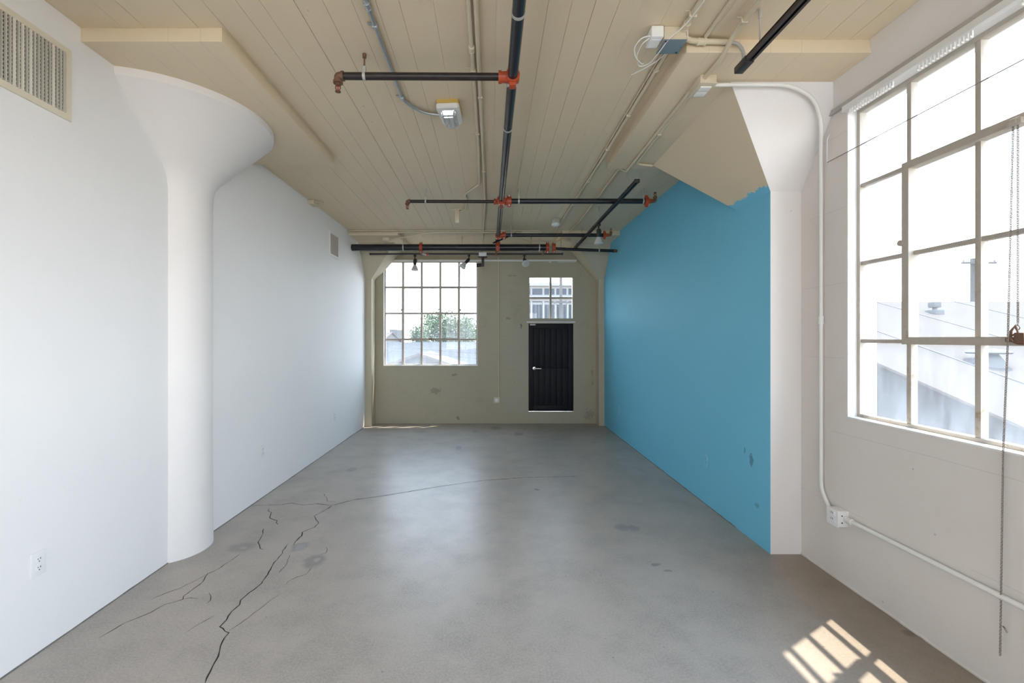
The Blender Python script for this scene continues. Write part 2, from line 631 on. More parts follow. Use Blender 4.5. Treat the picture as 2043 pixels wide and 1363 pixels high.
M['bulb'] = simple('frosted_lamp_glass', (0.72, 0.73, 0.74), 0.15, 0.2, 0.08, 60)
M['chrome'] = simple('satin_chrome', (0.72, 0.71, 0.69), 0.25, 0.95, 0.05, 20)
M['chain'] = simple('brown_steel_chain', (0.25, 0.215, 0.19), 0.42, 0.5, 0.25, 60)
M['wood'] = simple('grey_painted_batten', (0.48, 0.44, 0.40), 0.6, 0.0, 0.2, 9)
M['crack'] = simple('dark_floor_crack', (0.045, 0.042, 0.04), 1.0, 0.0, 0.3, 40, 0.0)
M['joint'] = simple('grimy_joint_shade', (0.17, 0.16, 0.15), 0.9, 0.0, 0.4, 25)
M['reveal'] = painted('white_window_reveal', (0.88, 0.87, 0.86), None, 0.6, 0.05, 0.3)
M['redbulb'] = simple('red_glass_bulb', (0.55, 0.03, 0.03), 0.15)


def lens_mat():
    """clear ribbed acrylic: see-through, white glints painted into the ribs"""
    b = NB('clear_ribbed_lamp_lens')
    b.t.nodes.remove(b.p)
    tr_ = b.n('ShaderNodeBsdfTransparent')
    tr_.inputs[0].default_value = (0.93, 0.95, 0.94, 1)
    gl = b.n('ShaderNodeBsdfGlossy')
    gl.inputs['Roughness'].default_value = 0.12
    df = b.n('ShaderNodeBsdfDiffuse')
    df.inputs[0].default_value = (0.85, 0.86, 0.85, 1)
    X = b.xyz()
    rib = b.math('GREATER_THAN', b.math('FRACT', b.math('MULTIPLY', X[0], 110.0)), 0.55)
    m1, m2 = b.n('ShaderNodeMixShader'), b.n('ShaderNodeMixShader')
    b.l(b.math('ADD', 0.22, b.math('MULTIPLY', rib, 0.30)), m1.inputs[0])
    b.l(tr_.outputs[0], m1.inputs[1])
    b.l(df.outputs[0], m1.inputs[2])
    m2.inputs[0].default_value = 0.22
    b.l(m1.outputs[0], m2.inputs[1])
    b.l(gl.outputs[0], m2.inputs[2])
    b.l(m2.outputs[0], b.out.inputs['Surface'])
    return b.m


M['lens'] = lens_mat()

# outside
M['roof_pale'] = simple('pale_roofing', (0.080, 0.064, 0.052), 0.85, 0.0, 0.08, 1.5, 0.1)
M['roof_grey'] = simple('grey_roofing', (0.048, 0.047, 0.048), 0.85, 0.0, 0.12, 1.2, 0.1)
M['wall_grey'] = simple('grey_rendered_wall', (0.056, 0.051, 0.046), 0.85, 0.0, 0.10, 1.5, 0.1)
M['wall_far'] = simple('pale_far_wall', (0.105, 0.10, 0.095), 0.85, 0.0, 0.05, 0.8, 0.1)
M['office'] = simple('pale_office_wall', (0.19, 0.18, 0.17), 0.85, 0.0, 0.05, 0.8, 0.1)
M['glass_far'] = simple('far_window_glass', (0.026, 0.030, 0.038), 0.5, 0.0, 0.3, 0.8, 0.2)
M['ground'] = simple('sunny_yard_concrete', (0.34, 0.275, 0.205), 0.9, 0.0, 0.12, 0.4, 0.1)
M['leaf'] = simple('pale_green_leaf', (0.07, 0.10, 0.042), 0.55, 0.0, 0.45, 1.6, 0.2)
M['bark'] = simple('grey_bark', (0.16, 0.13, 0.10), 0.9)
M['pole'] = simple('weathered_pole_wood', (0.065, 0.055, 0.05), 0.85)

# ================================================================== STRUCTURE
Z0w = CZ - 0.48                 # sill height of both windows
HW = 1.865                      # window height
W1 = 1.715                      # window width (right)
right_wins = [(1.045, 2.76), (-0.86, 0.855), (-2.75, -1.035)]
rear_wins = [(-1.95, -0.25), (0.25, 1.95)]
Z1r, H1r = 1.02, 1.60           # sill and height of the unseen rear windows, added to light the room
bw = (at(765, 0, YB).x, at(953, 0, YB).x)           # back window
tr = (at(1053, 0, YB).x, at(1145.5, 0, YB).x, at(0, 640, YB).z, at(0, 548, YB).z)   # transom light
dr = (at(1054.5, 0, YB).x, at(1144.5, 0, YB).x, at(0, 822, YB).z, at(0, 645, YB).z)  # door

# floor
bm = B()
box(bm, (XL - 0.2, YR - 0.2, -0.2), (XR + WT, YB + 0.2, 0.0))
floor = props(obj('floor', bm, M['floor']), 'grey worn concrete floor with long cracks and a soft sheen', 'floor', kind='structure')


def ribbon(bm, pts, w, z):
    pts = [Vector((p[0], p[1], 0)) for p in pts]
    # break long runs up and make them wander a little
    fine = []
    for a, b_ in zip(pts, pts[1:]):
        k = max(1, int((b_ - a).length / 0.03))
        for i in range(k):
            p = a.lerp(b_, i / k)
            if i: p = p + Vector((random.uniform(-1, 1), random.uniform(-1, 1), 0)) * 0.004
            fine.append(p)
    fine.append(pts[-1])
    L = []
    for i, p in enumerate(fine):
        t = (fine[min(i + 1, len(fine) - 1)] - fine[max(i - 1, 0)]).normalized()
        n = Vector((-t.y, t.x, 0))
        ww = w * random.uniform(0.55, 1.25) * (0.35 if i in (0, len(fine) - 1) else 1)
        L.append((bm.verts.new((p.x + n.x * ww / 2, p.y + n.y * ww / 2, z)), bm.verts.new((p.x - n.x * ww / 2, p.y - n.y * ww / 2, z))))
    for a, b_ in zip(L, L[1:]):
        bm.faces.new((a[0], a[1], b_[1], b_[0]))


cracks = [
    (.0055, [(409, 1363), (425, 1328), (435, 1311), (444, 1280), (457, 1263), (438.5, 1251), (452, 1237), (462.5, 1220), (478, 1207),
             (480, 1198), (497, 1183), (522, 1164), (534, 1147), (545, 1126), (563.6, 1104), (564, 1099), (575.6, 1085)]),
    (.0062, [(585, 1088), (589.5, 1081), (602, 1069.5), (603, 1062), (628, 1052), (635.7, 1044), (627, 1030), (641, 1022.6), (655.5, 1014), (663, 1008.6)]),
    (.0058, [(663, 1008.6), (685, 1003), (708, 997), (748, 992), (762, 990), (822, 980), (879, 970.5), (964, 959), (1049, 953), (1151, 950.6)]),
    (.0060, [(497, 1009.5), (532, 1008), (560, 1007), (582, 1004), (604, 1008), (633.5, 1005.7), (655.5, 1008), (663, 1008.6)]),
    (.0055, [(538, 1014), (535, 1020), (542, 1023), (538, 1033.6), (553, 1039), (551, 1043), (555, 1047)]),
    (.0048, [(526, 1055), (523, 1068), (514.6, 1083), (519, 1094.5), (526, 1097)]),
    (.0038, [(197, 1273.4), (250, 1242.6), (301.5, 1222), (329, 1206.6), (365, 1196), (366, 1190), (404, 1162), (414.5, 1145), (435, 1136), (479.6, 1105.6)]),
    (.0030, [(301.5, 1196.4), (330, 1184), (360, 1174), (411, 1146.7)]),
    (.0028, [(370, 1263), (400, 1244), (428, 1229)]),
    (.0028, [(455.7, 1259.7), (497, 1232), (531, 1205), (562, 1184)]),
    (.0030, [(578, 1107), (573, 1122), (567, 1132), (556, 1144)]),
    (.0030, [(571, 1167), (574, 1161), (592, 1152), (611, 1146), (622, 1133)]),
    (.0034, [(650, 1091), (653, 1096), (650, 1104), (640, 1106)]),
    (.0030, [(645, 985), (652, 994), (654, 1001), (672, 1002)]),
    (.0030, [(365, 1196), (380, 1193), (396, 1195)]),
    (.0034, [(412, 1205), (420, 1198), (421, 1190), (417, 1184)]),
]
for w, px in cracks:
    bm = B()
    ribbon(bm, [on(a, b_, 0.0) for a, b_ in px], w * 1.2, 0.0007)
    obj('crack', bm, M['crack'], floor, smooth=False)

# ceiling slab with the strips the formwork boards left
bm = B()
box(bm, (XL - 0.2, YR - 0.2, ZC + 0.004), (XR + WT, YB + 0.2, ZC + 0.25))
ceiling = props(obj('ceiling', bm, M['khaki']), 'khaki painted board-formed concrete ceiling', 'ceiling', kind='structure')
x = XL - 0.03
k = 0
while x < XR - 0.01:
    w = random.choice((0.115, 0.14, 0.14, 0.165))
    x1 = min(x + w, XR + 0.02)
    z = ZC + random.uniform(-0.0015, 0.0012)
    bm = B()
    cuts = [YR] + sorted(random.uniform(YR, YB) for _ in range(3)) + [YB]
    g_ = random.choice((0.0003, 0.0005, 0.0007, 0.0010, 0.0013))
    a_ = x + g_
    b_ = x1 - g_
    box(bm, (a_, YR, z), (b_, YB, ZC + 0.02))
    obj('board_strip', bm, M['khaki'], ceiling, smooth=False)
    x = x1
    k += 1


def drop_panel(x0, x1, y0, y1):
    bm = B()
    box(bm, (x0, y0, ZP), (x1, y1, ZC + 0.002), 0.006)
    obj('drop_panel', bm, M['khaki_seam'], ceiling)


drop_panel(XL - 0.05, -1.42, 2.397, 4.094)
drop_panel(1.065, XR + 0.02, 2.49, 4.197)
drop_panel(XL - 0.05, -1.42, 6.886, YB)
drop_panel(1.065, XB + 0.1, 6.886, YB)

# left wall
bm = B()
box(bm, (XL - 0.16, YR, 0), (XL, YB, ZC))
props(obj('wall_left', bm, M['wall_white']), 'long white painted wall with the round column half sunk in it', 'wall', kind='structure')

# right wall with the windows
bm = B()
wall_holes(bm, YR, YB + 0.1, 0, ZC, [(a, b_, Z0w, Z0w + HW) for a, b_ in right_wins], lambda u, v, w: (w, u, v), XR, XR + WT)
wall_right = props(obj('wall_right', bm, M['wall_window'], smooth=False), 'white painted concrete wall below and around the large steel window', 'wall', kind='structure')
# battered beam over the windows
bm = B()
zb = CZ + 1.437
prism(bm, [(XR + 0.01, YR, zb), (XR - 0.004, YR, zb), (2.072, YR, ZC - 0.06), (2.066, YR, ZC + 0.01), (XR + 0.01, YR, ZC + 0.01)], (0, 2.9 - YR, 0))
obj('beam', bm, M['wall_window'], wall_right)

# wall behind the camera
bm = B()
wall_holes(bm, XL - 0.16, XR + WT, 0, ZC, [(a, b_, Z1r, Z1r + H1r) for a, b_ in rear_wins], lambda u, v, w: (u, w, v), YR, YR - WT)
props(obj('wall_rear', bm, M['wall_white'], smooth=False), 'unseen white wall behind the viewer, its windows added to light the room', 'wall', kind='structure')

# back wall
bm = B()
wall_holes(bm, XL - 0.16, XR + WT, 0, ZC, [(bw[0], bw[1], Z0w, Z0w + HW), tr, dr], lambda u, v, w: (u, w, v), YB, YB + WT)
props(obj('wall_back', bm, M['khaki_wall'], smooth=False), 'khaki painted concrete end wall with window and black door', 'wall', kind='structure')

# blue partition
bm = B()
box(bm, (XB, 3.62, 0), (XB + 0.12, YB, ZC))
props(obj('wall_partition', bm, M['blue'], smooth=False), 'smooth sky blue painted partition wall', 'wall', kind='structure')

# dark line where walls meet the floor: a lumpy plaster foot along the window wall
bm = B()
tube(bm, [(XR + 0.004, y, 0.004 + random.uniform(-0.003, 0.004)) for y in [0.6 + 0.06 * i for i in range(44)]], 0.010, 6)
props(obj('baseboard_right', bm, M['wall_window']), 'rough plaster lip at the foot of the window wall', 'trim', kind='structure')

for nm, lab, xw, ya, yb2 in (('shade_strip_left', 'thin dark strip painting the shade where the white wall meets the floor', XL, YR, YB), ('shade_strip_partition', 'thin dark strip painting the shade at the foot of the blue wall', XB, 3.62, 7.83)):  # dark grimy strips with the shade of the wall foot in their colour
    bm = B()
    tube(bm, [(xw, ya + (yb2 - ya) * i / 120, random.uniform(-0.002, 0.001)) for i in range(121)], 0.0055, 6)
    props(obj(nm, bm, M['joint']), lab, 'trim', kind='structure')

# --- columns
def round_column():
    xc, yc = -2.30, 3.262
    t = thing('column_1', 'round white column with flaring cone capital sunk in the left wall', 'column', (xc, yc, 0), kind='structure')

    def arc(bm, prof):
        rings = []
        for r, z in prof:
            a0 = math.acos(min(1, (XL - 0.012 - xc) / r))
            rings.append([bm.verts.new((xc + r * math.cos(a), yc + r * math.sin(a), z)) for a in [a0 * (2 * i / 40 - 1) for i in range(41)]])
        for a, b_ in zip(rings, rings[1:]):
            for i in range(40):
                bm.faces.new((a[i], a[i + 1], b_[i + 1], b_[i]))
    bm = B()
    arc(bm, [(0.262, 0.0), (0.258, 0.6), (0.258, 1.4), (0.258, 2.42)])
    obj('shaft', bm, M['col_white'], t)
    bm = B()
    prof = [(0.258, 2.42), (0.259, 2.50), (0.264, 2.56), (0.280, 2.615), (0.310, 2.66)]
    for i in range(1, 9):
        k = i / 8
        prof.append((0.310 + (0.655 - 0.310) * k, 2.66 + (ZP - 0.052 - 2.66) * k))
    prof += [(0.664, ZP - 0.045), (0.668, ZP - 0.03), (0.668, ZP + 0.004)]
    arc(bm, prof)
    obj('capital', bm, M['col_white'], t)


round_column()


def pilaster(name, label, x0, x1, y0, y1, top, m_front, m_side, m_slope, zc=CZ + 1.025):
    """square shaft with an upside-down pyramid capital; top = (x0, x1, y0, y1) at the panel"""
    t = thing(name, label, 'column', ((x0 + x1) / 2, (y0 + y1) / 2, 0), kind='structure')

    def hexa(lo, hi, z0, z1, mats):
        bm = B()
        a = [bm.verts.new((lo[0], lo[2], z0)), bm.verts.new((lo[1], lo[2], z0)), bm.verts.new((lo[1], lo[3], z0)), bm.verts.new((lo[0], lo[3], z0))]
        b_ = [bm.verts.new((hi[0], hi[2], z1)), bm.verts.new((hi[1], hi[2], z1)), bm.verts.new((hi[1], hi[3], z1)), bm.verts.new((hi[0], hi[3], z1))]
        bm.faces.new(a)
        bm.faces.new(b_)
        for i in range(4):
            f = bm.faces.new((a[i], a[(i + 1) % 4], b_[(i + 1) % 4], b_[i]))
            f.material_index = {0: 0, 1: 2, 2: 1, 3: 1}[i] if mats else 0
        return bm
    s = (x0, x1, y0, y1)
    obj('shaft', hexa(s, s, 0, zc, True), [m_front, m_side, m_side], t, smooth=False)
    obj('capital', hexa(s, top, zc, ZP + 0.003, True), [m_front, m_slope, m_slope], t, smooth=False)


pilaster('column_2', 'white square pilaster with slanted capital between blue wall and large window',
         XB, XR + 0.03, 3.167, 3.62, (1.452, XR + 0.03, 2.77, 4.112), M['col_white'], M['blue'], M['ragged'])
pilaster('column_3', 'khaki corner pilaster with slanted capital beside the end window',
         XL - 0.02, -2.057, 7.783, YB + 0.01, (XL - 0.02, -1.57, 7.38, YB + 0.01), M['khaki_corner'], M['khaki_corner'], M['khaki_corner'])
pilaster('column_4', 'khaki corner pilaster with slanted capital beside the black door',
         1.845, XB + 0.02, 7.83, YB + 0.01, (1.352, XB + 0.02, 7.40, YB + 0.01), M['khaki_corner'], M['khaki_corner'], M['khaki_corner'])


# --- windows: local x along the wall, y outwards, z up
def window(name, label, loc, rz, W, H, nx, nz, sash=None, panes=True, glass_y=0.075, hardware=True, bw_=0.013):
    t = thing(name, label, 'window', loc, (0, 0, rz), kind='structure')
    fw = 0.028
    bm = B()
    ya, yb = 0.055, 0.098
    wall_holes(bm, 0, W, 0, H, [(fw, W - fw, fw, H - fw)], lambda u, v, w: (u, w, v), ya, yb)
    obj('frame', bm, M['steel'], t, local=True, smooth=False)
    xs = [W * i / nx for i in range(nx + 1)]
    zs = [H * j / nz for j in range(nz + 1)]
    # bars
    for i in range(1, nx):
        bm = B()
        box(bm, (xs[i] - bw_, 0.060, fw), (xs[i] + bw_, 0.096, H - fw), 0.002)
        obj('mullion', bm, M['steel'], t, local=True)
    for j in range(1, nz):
        bm = B()
        box(bm, (fw, 0.063, zs[j] - bw_ * 0.85), (W - fw, 0.094, zs[j] + bw_ * 0.85), 0.002)
        obj('glazing_bar', bm, M['steel'], t, local=True)
    if sash:
        i0, i1, j0, j1 = sash
        bm = B()
        x0, x1, z0, z1 = xs[i0] - 0.004, xs[i1] + 0.004, zs[j0] - 0.004, zs[j1] + 0.004
        wall_holes(bm, x0 - 0.012, x1 + 0.012, z0 - 0.012, z1 + 0.012, [(x0 + 0.028, x1 - 0.028, z0 + 0.026, z1 - 0.026)], lambda u, v, w: (u, w, v), 0.036, 0.092)
        s = obj('sash', bm, M['steel'], t, local=True, smooth=False)
        if hardware:
            # pivots at the sides, a catch on the bottom rail, screw heads along the rails
            for xx in (x0 - 0.018, x1 + 0.018):
                bm = B()
                cyl(bm, (xx, 0.030, (z0 + z1) / 2 + 0.06), (xx, 0.062, (z0 + z1) / 2 + 0.06), 0.016, 0.019, 12)
                obj('pivot', bm, M['steel'], s, local=True)
            bm = B()
            xm = (x0 + x1) / 2
            box(bm, (xm - 0.03, 0.024, z0 + 0.004), (xm + 0.03, 0.036, z0 + 0.024), 0.002)
            tube(bm, [(xm - 0.01, 0.026, z0 + 0.02), (xm, 0.016, z0 + 0.05), (xm + 0.012, 0.022, z0 + 0.075), (xm + 0.02, 0.026, z0 + 0.03)], 0.005, 6)
            obj('catch', bm, M['rust'], s, local=True)
    if panes:
        me = None
        for i in range(nx):
            for j in range(nz):
                if me is None:
                    bm = B()
                    box(bm, (0.006, -0.0015, 0.006), (W / nx - 0.006, 0.0015, H / nz - 0.006))
                    p = obj('pane', bm, M['glass'], t, local=True, smooth=False)
                    me = p.data
                else:
                    p = bpy.data.objects.new('pane', me)
                    C.objects.link(p)
                    p.parent = t
                p.location = (xs[i], glass_y, zs[j])
    return t


def reveal(t, W, H, mat, sill=True):
    """white painted lining of the opening"""
    for lo, hi in (((0, 0.0005, 0), (0.006, WT, H)), ((W - 0.006, 0.0005, 0), (W, WT, H)), ((0.006, 0.0005, H - 0.006), (W - 0.006, WT, H))):
        bm = B()
        box(bm, lo, hi)
        obj('lining', bm, mat, t, local=True, smooth=False)
    bm = B()
    box(bm, (0.006, -0.004, 0.0), (W - 0.006, WT, 0.010), 0.002)
    obj('window_sill', bm, mat, t, local=True)


win_r = window('window_1', 'large steel framed window with pale rusty bars beside the chain', (XR, 2.76, Z0w), R(-90), W1, HW, 5, 4, (1, 4, 1, 3))
reveal(win_r, W1, HW, M['reveal'])
bwW = bw[1] - bw[0]
win_b = window('window_2', 'steel framed twenty pane window in the khaki end wall', (bw[0], YB, Z0w), 0, bwW, HW, 5, 4, (1, 4, 1, 3), bw_=0.0185)
reveal(win_b, bwW, HW, M['reveal'])
trW, trH = tr[1] - tr[0], tr[3] - tr[2]
win_t = window('window_3', 'four pane transom window above the black door', (tr[0], YB, tr[2]), 0, trW, trH, 2, 2, bw_=0.0185)
bm = B()
wall_holes(bm, -0.012, trW + 0.012, -0.012, trH + 0.012, [(0.03, trW - 0.03, 0.04, trH - 0.05)], lambda u, v, w: (u, w, v), -0.008, 0.07)
obj('casing', bm, M['khaki_wall'], win_t, local=True, smooth=False)
bm = B()
box(bm, (-0.02, -0.014, -0.036), (trW + 0.015, 0.03, -0.012), 0.003)
obj('window_sill', bm, M['reveal'], win_t, local=True)
# unseen windows behind the viewer, added without panes to let in more skylight
n_w = 4
for a, b_ in right_wins[1:]:
    window('window_%d' % n_w, 'unseen steel framed window added for light further along the window wall, behind the viewer', (XR, b_, Z0w), R(-90), b_ - a, HW, 5, 4, None, panes=False, hardware=False)
    n_w += 1
for a, b_ in rear_wins:
    window('window_%d' % n_w, 'unseen steel framed window added for light in the wall behind the viewer', (b_, YR, Z1r), R(180), b_ - a, H1r, 4, 6, None, panes=False, hardware=False)
    n_w += 1
for a, b_ in right_wins:
    portal((XR + WT + 0.02, (a + b_) / 2, Z0w + HW / 2), b_ - a, HW, (-1, 0, 0))
for a, b_ in rear_wins:
    portal(((a + b_) / 2, YR - WT - 0.02, Z1r + H1r / 2), b_ - a, H1r, (0, 1, 0))
portal(((bw[0] + bw[1]) / 2, YB + WT + 0.02, Z0w + HW / 2), bwW, HW, (0, -1, 0))
portal(((tr[0] + tr[1]) / 2, YB + WT + 0.02, (tr[2] + tr[3]) / 2), trW, trH, (0, -1, 0))


# --- door
def door():
    x0, x1, z0, z1 = dr[0] + 0.004, dr[1] - 0.004, dr[2] + 0.009, dr[3] - 0.004
    t = thing('door_1', 'black planked wooden door with chrome lever under the transom window', 'door', ((x0 + x1) / 2, YB + 0.03, z0), kind='structure')
    yf = YB + 0.022
    for a, b_ in ((x0, x0 + 0.085), (x1 - 0.085, x1)):
        bm = B()
        box(bm, (a, yf, z0), (b_, yf + 0.045, z1), 0.003)
        obj('stile', bm, M['door'], t)
    for a, b_ in ((z0, z0 + 0.10), (z1 - 0.09, z1)):
        bm = B()
        box(bm, (x0 + 0.086, yf, a), (x1 - 0.086, yf + 0.045, b_), 0.003)
        obj('rail', bm, M['door'], t)
    n = 6
    w = (x1 - x0 - 0.174) / n
    for half in ((z0 + 0.101, z0 + 0.765), (z0 + 0.769, z1 - 0.091)):
        for i in range(n):
            bm = B()
            box(bm, (x0 + 0.087 + i * w + 0.001, yf + 0.005, half[0]), (x0 + 0.087 + (i + 1) * w - 0.001, yf + 0.035, half[1]), 0.0045)
            obj('plank', bm, M['door'], t)
    bm = B()
    box(bm, (x0 + 0.02, yf + 0.036, z0 + 0.02), (x1 - 0.02, yf + 0.044, z1 - 0.02))
    obj('back_panel', bm, M['door'], t)
    h = at(1066, 735, yf)
    bm = B()
    lathe(bm, [(0.034, yf + 0.001), (0.034, yf - 0.010), (0.026, yf - 0.018), (0.012, yf - 0.020)], 20, (h.x, 0, h.z), 'Y')
    hd = obj('handle', bm, M['chrome'], t)
    bm = B()
    tube(bm, [(h.x, yf - 0.015, h.z), (h.x, yf - 0.05, h.z), (h.x + 0.12, yf - 0.048, h.z - 0.004)], 0.011, 10, 0.02)
    obj('lever', bm, M['chrome'], hd)
    bm = B()
    box(bm, (x0 + 0.02, yf - 0.02, z1 - 0.035), (x0 + 0.12, yf + 0.002, z1 - 0.008), 0.003)
    obj('closer_bracket', bm, M['zinc_dull'], t)


door()


# ================================================================== PIPEWORK
ZPipe = CZ + 1.505


def ring(bm, c, axis, r, w, n=20):
    a = Vector(axis).normalized() * w / 2
    cyl(bm, Vector(c) - a, Vector(c) + a, r, None, n)


def hanger(t, p, axis, r, ztop=None, mat='zinc_dull', rod='zinc_dull'):
    """strap loop round the pipe at p and the rod up to the ceiling"""
    ztop = ZC if ztop is None else ztop
    bm = B()
    ring(bm, p, axis, r + 0.003, 0.016)
    box(bm, (p[0] - 0.009, p[1] - 0.009, p[2] + r), (p[0] + 0.009, p[1] + 0.009, p[2] + r + 0.035), 0.003)
    h = obj('hanger', bm, M[mat], t)
    bm = B()
    cyl(bm, (p[0], p[1], p[2] + r + 0.03), (p[0], p[1], ztop), 0.0048, None, 8)
    cyl(bm, (p[0], p[1], ztop - 0.022), (p[0], p[1], ztop), 0.011, None, 8)
    obj('rod', bm, M[rod], h)


def coupling(t, p, axis, r, w=0.05):
    """grooved red coupling: two halves with bolted ears"""
    ax = Vector(axis).normalized()
    up = Vector((0, 0, 1)) if abs(ax.z) < 0.5 else Vector((0, 1, 0))
    sd = ax.cross(up)
    p = Vector(p)
    bm = B()
    ring(bm, p, ax, r + 0.013, w)
    ring(bm, p, ax, r + 0.019, w * 0.4)
    for s in (1, -1):
        obox(bm, p + up * s * (r + 0.020), ax, sd, up, w * 0.42, 0.016, 0.013, 0.004)
    o = obj('coupling', bm, M['red'], t)
    for s in (1, -1):
        bm = B()
        q = p + up * s * (r + 0.022)
        cyl(bm, q - sd * 0.028, q + sd * 0.028, 0.006, None, 8)
        cyl(bm, q - sd * 0.030, q - sd * 0.020, 0.010, None, 6)
        cyl(bm, q + sd * 0.020, q + sd * 0.030, 0.010, None, 6)
        obj('bolt', bm, M['zinc'], o)
    return o


def mech_tee(t, p, axis, r, out, ro, lo=0.05):
    """saddle tee round the pipe with an outlet"""
    ax, out = Vector(axis).normalized(), Vector(out).normalized()
    p = Vector(p)
    sd = ax.cross(out)
    bm = B()
    ring(bm, p, ax, r + 0.011, 0.060)
    for s in (1, -1):
        obox(bm, p + sd * s * (r + 0.016), ax, out, sd, 0.024, 0.020, 0.012, 0.004)
    cyl(bm, p, p + out * (r + lo), ro + 0.012, ro + 0.009, 18)
    ring(bm, p + out * (r + lo - 0.008), out, ro + 0.014, 0.018)
    o = obj('tee', bm, M['red'], t)
    for s in (1, -1):
        bm = B()
        q = p + sd * s * (r + 0.018)
        cyl(bm, q - out * 0.030, q + out * 0.030, 0.006, None, 8)
        cyl(bm, q + out * 0.022, q + out * 0.032, 0.010, None, 6)
        cyl(bm, q - out * 0.032, q - out * 0.022, 0.010, None, 6)
        obj('bolt', bm, M['zinc'], o)
    return o


def sprinkler(t, p, d=-1):
    """head hanging (or standing) at p"""
    p = Vector(p)
    z = Vector((0, 0, d))
    bm = B()
    cyl(bm, p, p + z * 0.020, 0.013, None, 12)
    for s in (1, -1):
        tube(bm, [p + z * 0.018 + Vector((0.011 * s, 0, 0)), p + z * 0.034 + Vector((0.014 * s, 0, 0)), p + z * 0.052 + Vector((0.003 * s, 0, 0))], 0.0035, 6)
    cyl(bm, p + z * 0.052, p + z * 0.056, 0.016, None, 14)
    h = obj('sprinkler_head', bm, M['rust'], t)
    bm = B()
    cyl(bm, p + z * 0.020, p + z * 0.052, 0.0035, None, 8)
    obj('glass_bulb', bm, M['redbulb'], h)


def elbow(t, a, c, b_, r, mat='rust'):
    bm = B()
    a, c, b_ = Vector(a), Vector(c), Vector(b_)
    tube(bm, [a, c, b_], r, 14, 0.03)
    ring(bm, a, (c - a), r + 0.005, 0.014)
    ring(bm, b_, (c - b_), r + 0.005, 0.014)
    return obj('elbow', bm, M[mat], t)


def main_x(y):
    return 0.1235 - 0.0062 * (y - 2.0)


# main run along the room
Y1, Y2, Y3 = 2.618, 4.985, 6.62
t = thing('sprinkler_main', 'thick black sprinkler pipe running down the middle of the ceiling', 'pipe', (main_x(3), 3, ZPipe))
bm = B()
cyl(bm, (main_x(-2), -2, ZPipe), (main_x(6.93), 6.93, ZPipe), 0.030, None, 24)
obj('pipe', bm, M['pipe_black'], t)
for y in (0.4, 2.10, 3.25):
    hanger(t, (main_x(y), y, ZPipe), (0, 1, 0), 0.030, mat='zinc_dull')
coupling(t, (main_x(Y2), Y2 - 0.055, ZPipe), (0, 1, 0), 0.030)
# drop at the end of the run on to the cross main
p = Vector((main_x(6.93), 6.93, ZPipe))
elbow(t, p, p + Vector((0, 0.055, 0)), p + Vector((0, 0.055, -0.045)), 0.034, 'red')

# branch nearest the viewer
t = thing('sprinkler_branch', 'short black sprinkler branch with rusty elbow, above the wall pack lamp', 'pipe', (-0.4, Y1, CZ + 1.511), group='sprinkler branch pipes')
zb1 = CZ + 1.511
xa, xb = at(682, 0, Y1).x, main_x(Y1)
bm = B()
cyl(bm, (xa, Y1, zb1), (xb - 0.05, Y1, zb1 - 0.004), 0.021, None, 18)
obj('pipe', bm, M['pipe_brown'], t)
mech_tee(t, (xb, Y1, ZPipe), (0, 1, 0), 0.030, (-1, 0, 0), 0.021)
hp = at(727, 0, Y1).x
hanger(t, (hp, Y1, zb1), (1, 0, 0), 0.021, rod='rust')
elbow(t, (xa + 0.005, Y1, zb1), (xa - 0.022, Y1, zb1), (xa - 0.022, Y1, zb1 - 0.035), 0.022)
sprinkler(t, (xa - 0.022, Y1, zb1 - 0.035))

# second branch, to the left
t = thing('sprinkler_branch', 'thin black sprinkler branch with a head, over the square ceiling stub', 'pipe', (-0.4, Y2, ZPipe), group='sprinkler branch pipes')
xa, xb = at(816, 0, Y2).x, main_x(Y2)
bm = B()
cyl(bm, (xa, Y2, ZPipe), (xb - 0.05, Y2, ZPipe - 0.003), 0.0175, None, 16)
obj('pipe', bm, M['pipe_brown'], t)
mech_tee(t, (xb, Y2 + 0.01, ZPipe), (0, 1, 0), 0.030, (-1, 0, 0), 0.0175)
hanger(t, (at(849, 0, Y2).x, Y2, ZPipe), (1, 0, 0), 0.0175)
elbow(t, (xa + 0.004, Y2, ZPipe), (xa - 0.018, Y2, ZPipe), (xa - 0.018, Y2, ZPipe - 0.028), 0.019)
sprinkler(t, (xa - 0.018, Y2, ZPipe - 0.028))


def right_branch(label, Y, xe, r, hangs, z=ZPipe + 0.002):
    t = thing('sprinkler_branch', label, 'pipe', (0.9, Y, z), group='sprinkler branch pipes')
    xb = main_x(Y)
    bm = B()
    cyl(bm, (xb + 0.07, Y, z), (xe, Y, z), r, None, 20)
    obj('pipe', bm, M['pipe_black'], t)
    mech_tee(t, (xb, Y + 0.02, z), (0, 1, 0), 0.031, (1, 0, 0), r * 0.9, 0.035)
    coupling(t, (xb + 0.085, Y, z), (1, 0, 0), r)
    for hx in hangs:
        hanger(t, (hx, Y, z), (1, 0, 0), r)
    # red reducer, elbow and upright head at the end
    bm = B()
    ring(bm, (xe + 0.02, Y, z), (1, 0, 0), r + 0.016, 0.036)
    obox(bm, (xe + 0.02, Y, z - r - 0.02), (1, 0, 0), (0, 1, 0), (0, 0, 1), 0.016, 0.014, 0.014, 0.004)
    obox(bm, (xe + 0.02, Y, z + r + 0.02), (1, 0, 0), (0, 1, 0), (0, 0, 1), 0.016, 0.014, 0.014, 0.004)
    cyl(bm, (xe + 0.03, Y, z), (xe + 0.085, Y, z), r + 0.004, 0.020, 16)
    obj('reducer', bm, M['red'], t)
    elbow(t, (xe + 0.075, Y, z), (xe + 0.115, Y, z), (xe + 0.115, Y, z + 0.040), 0.018)
    sprinkler(t, (xe + 0.115, Y, z + 0.040), 1)


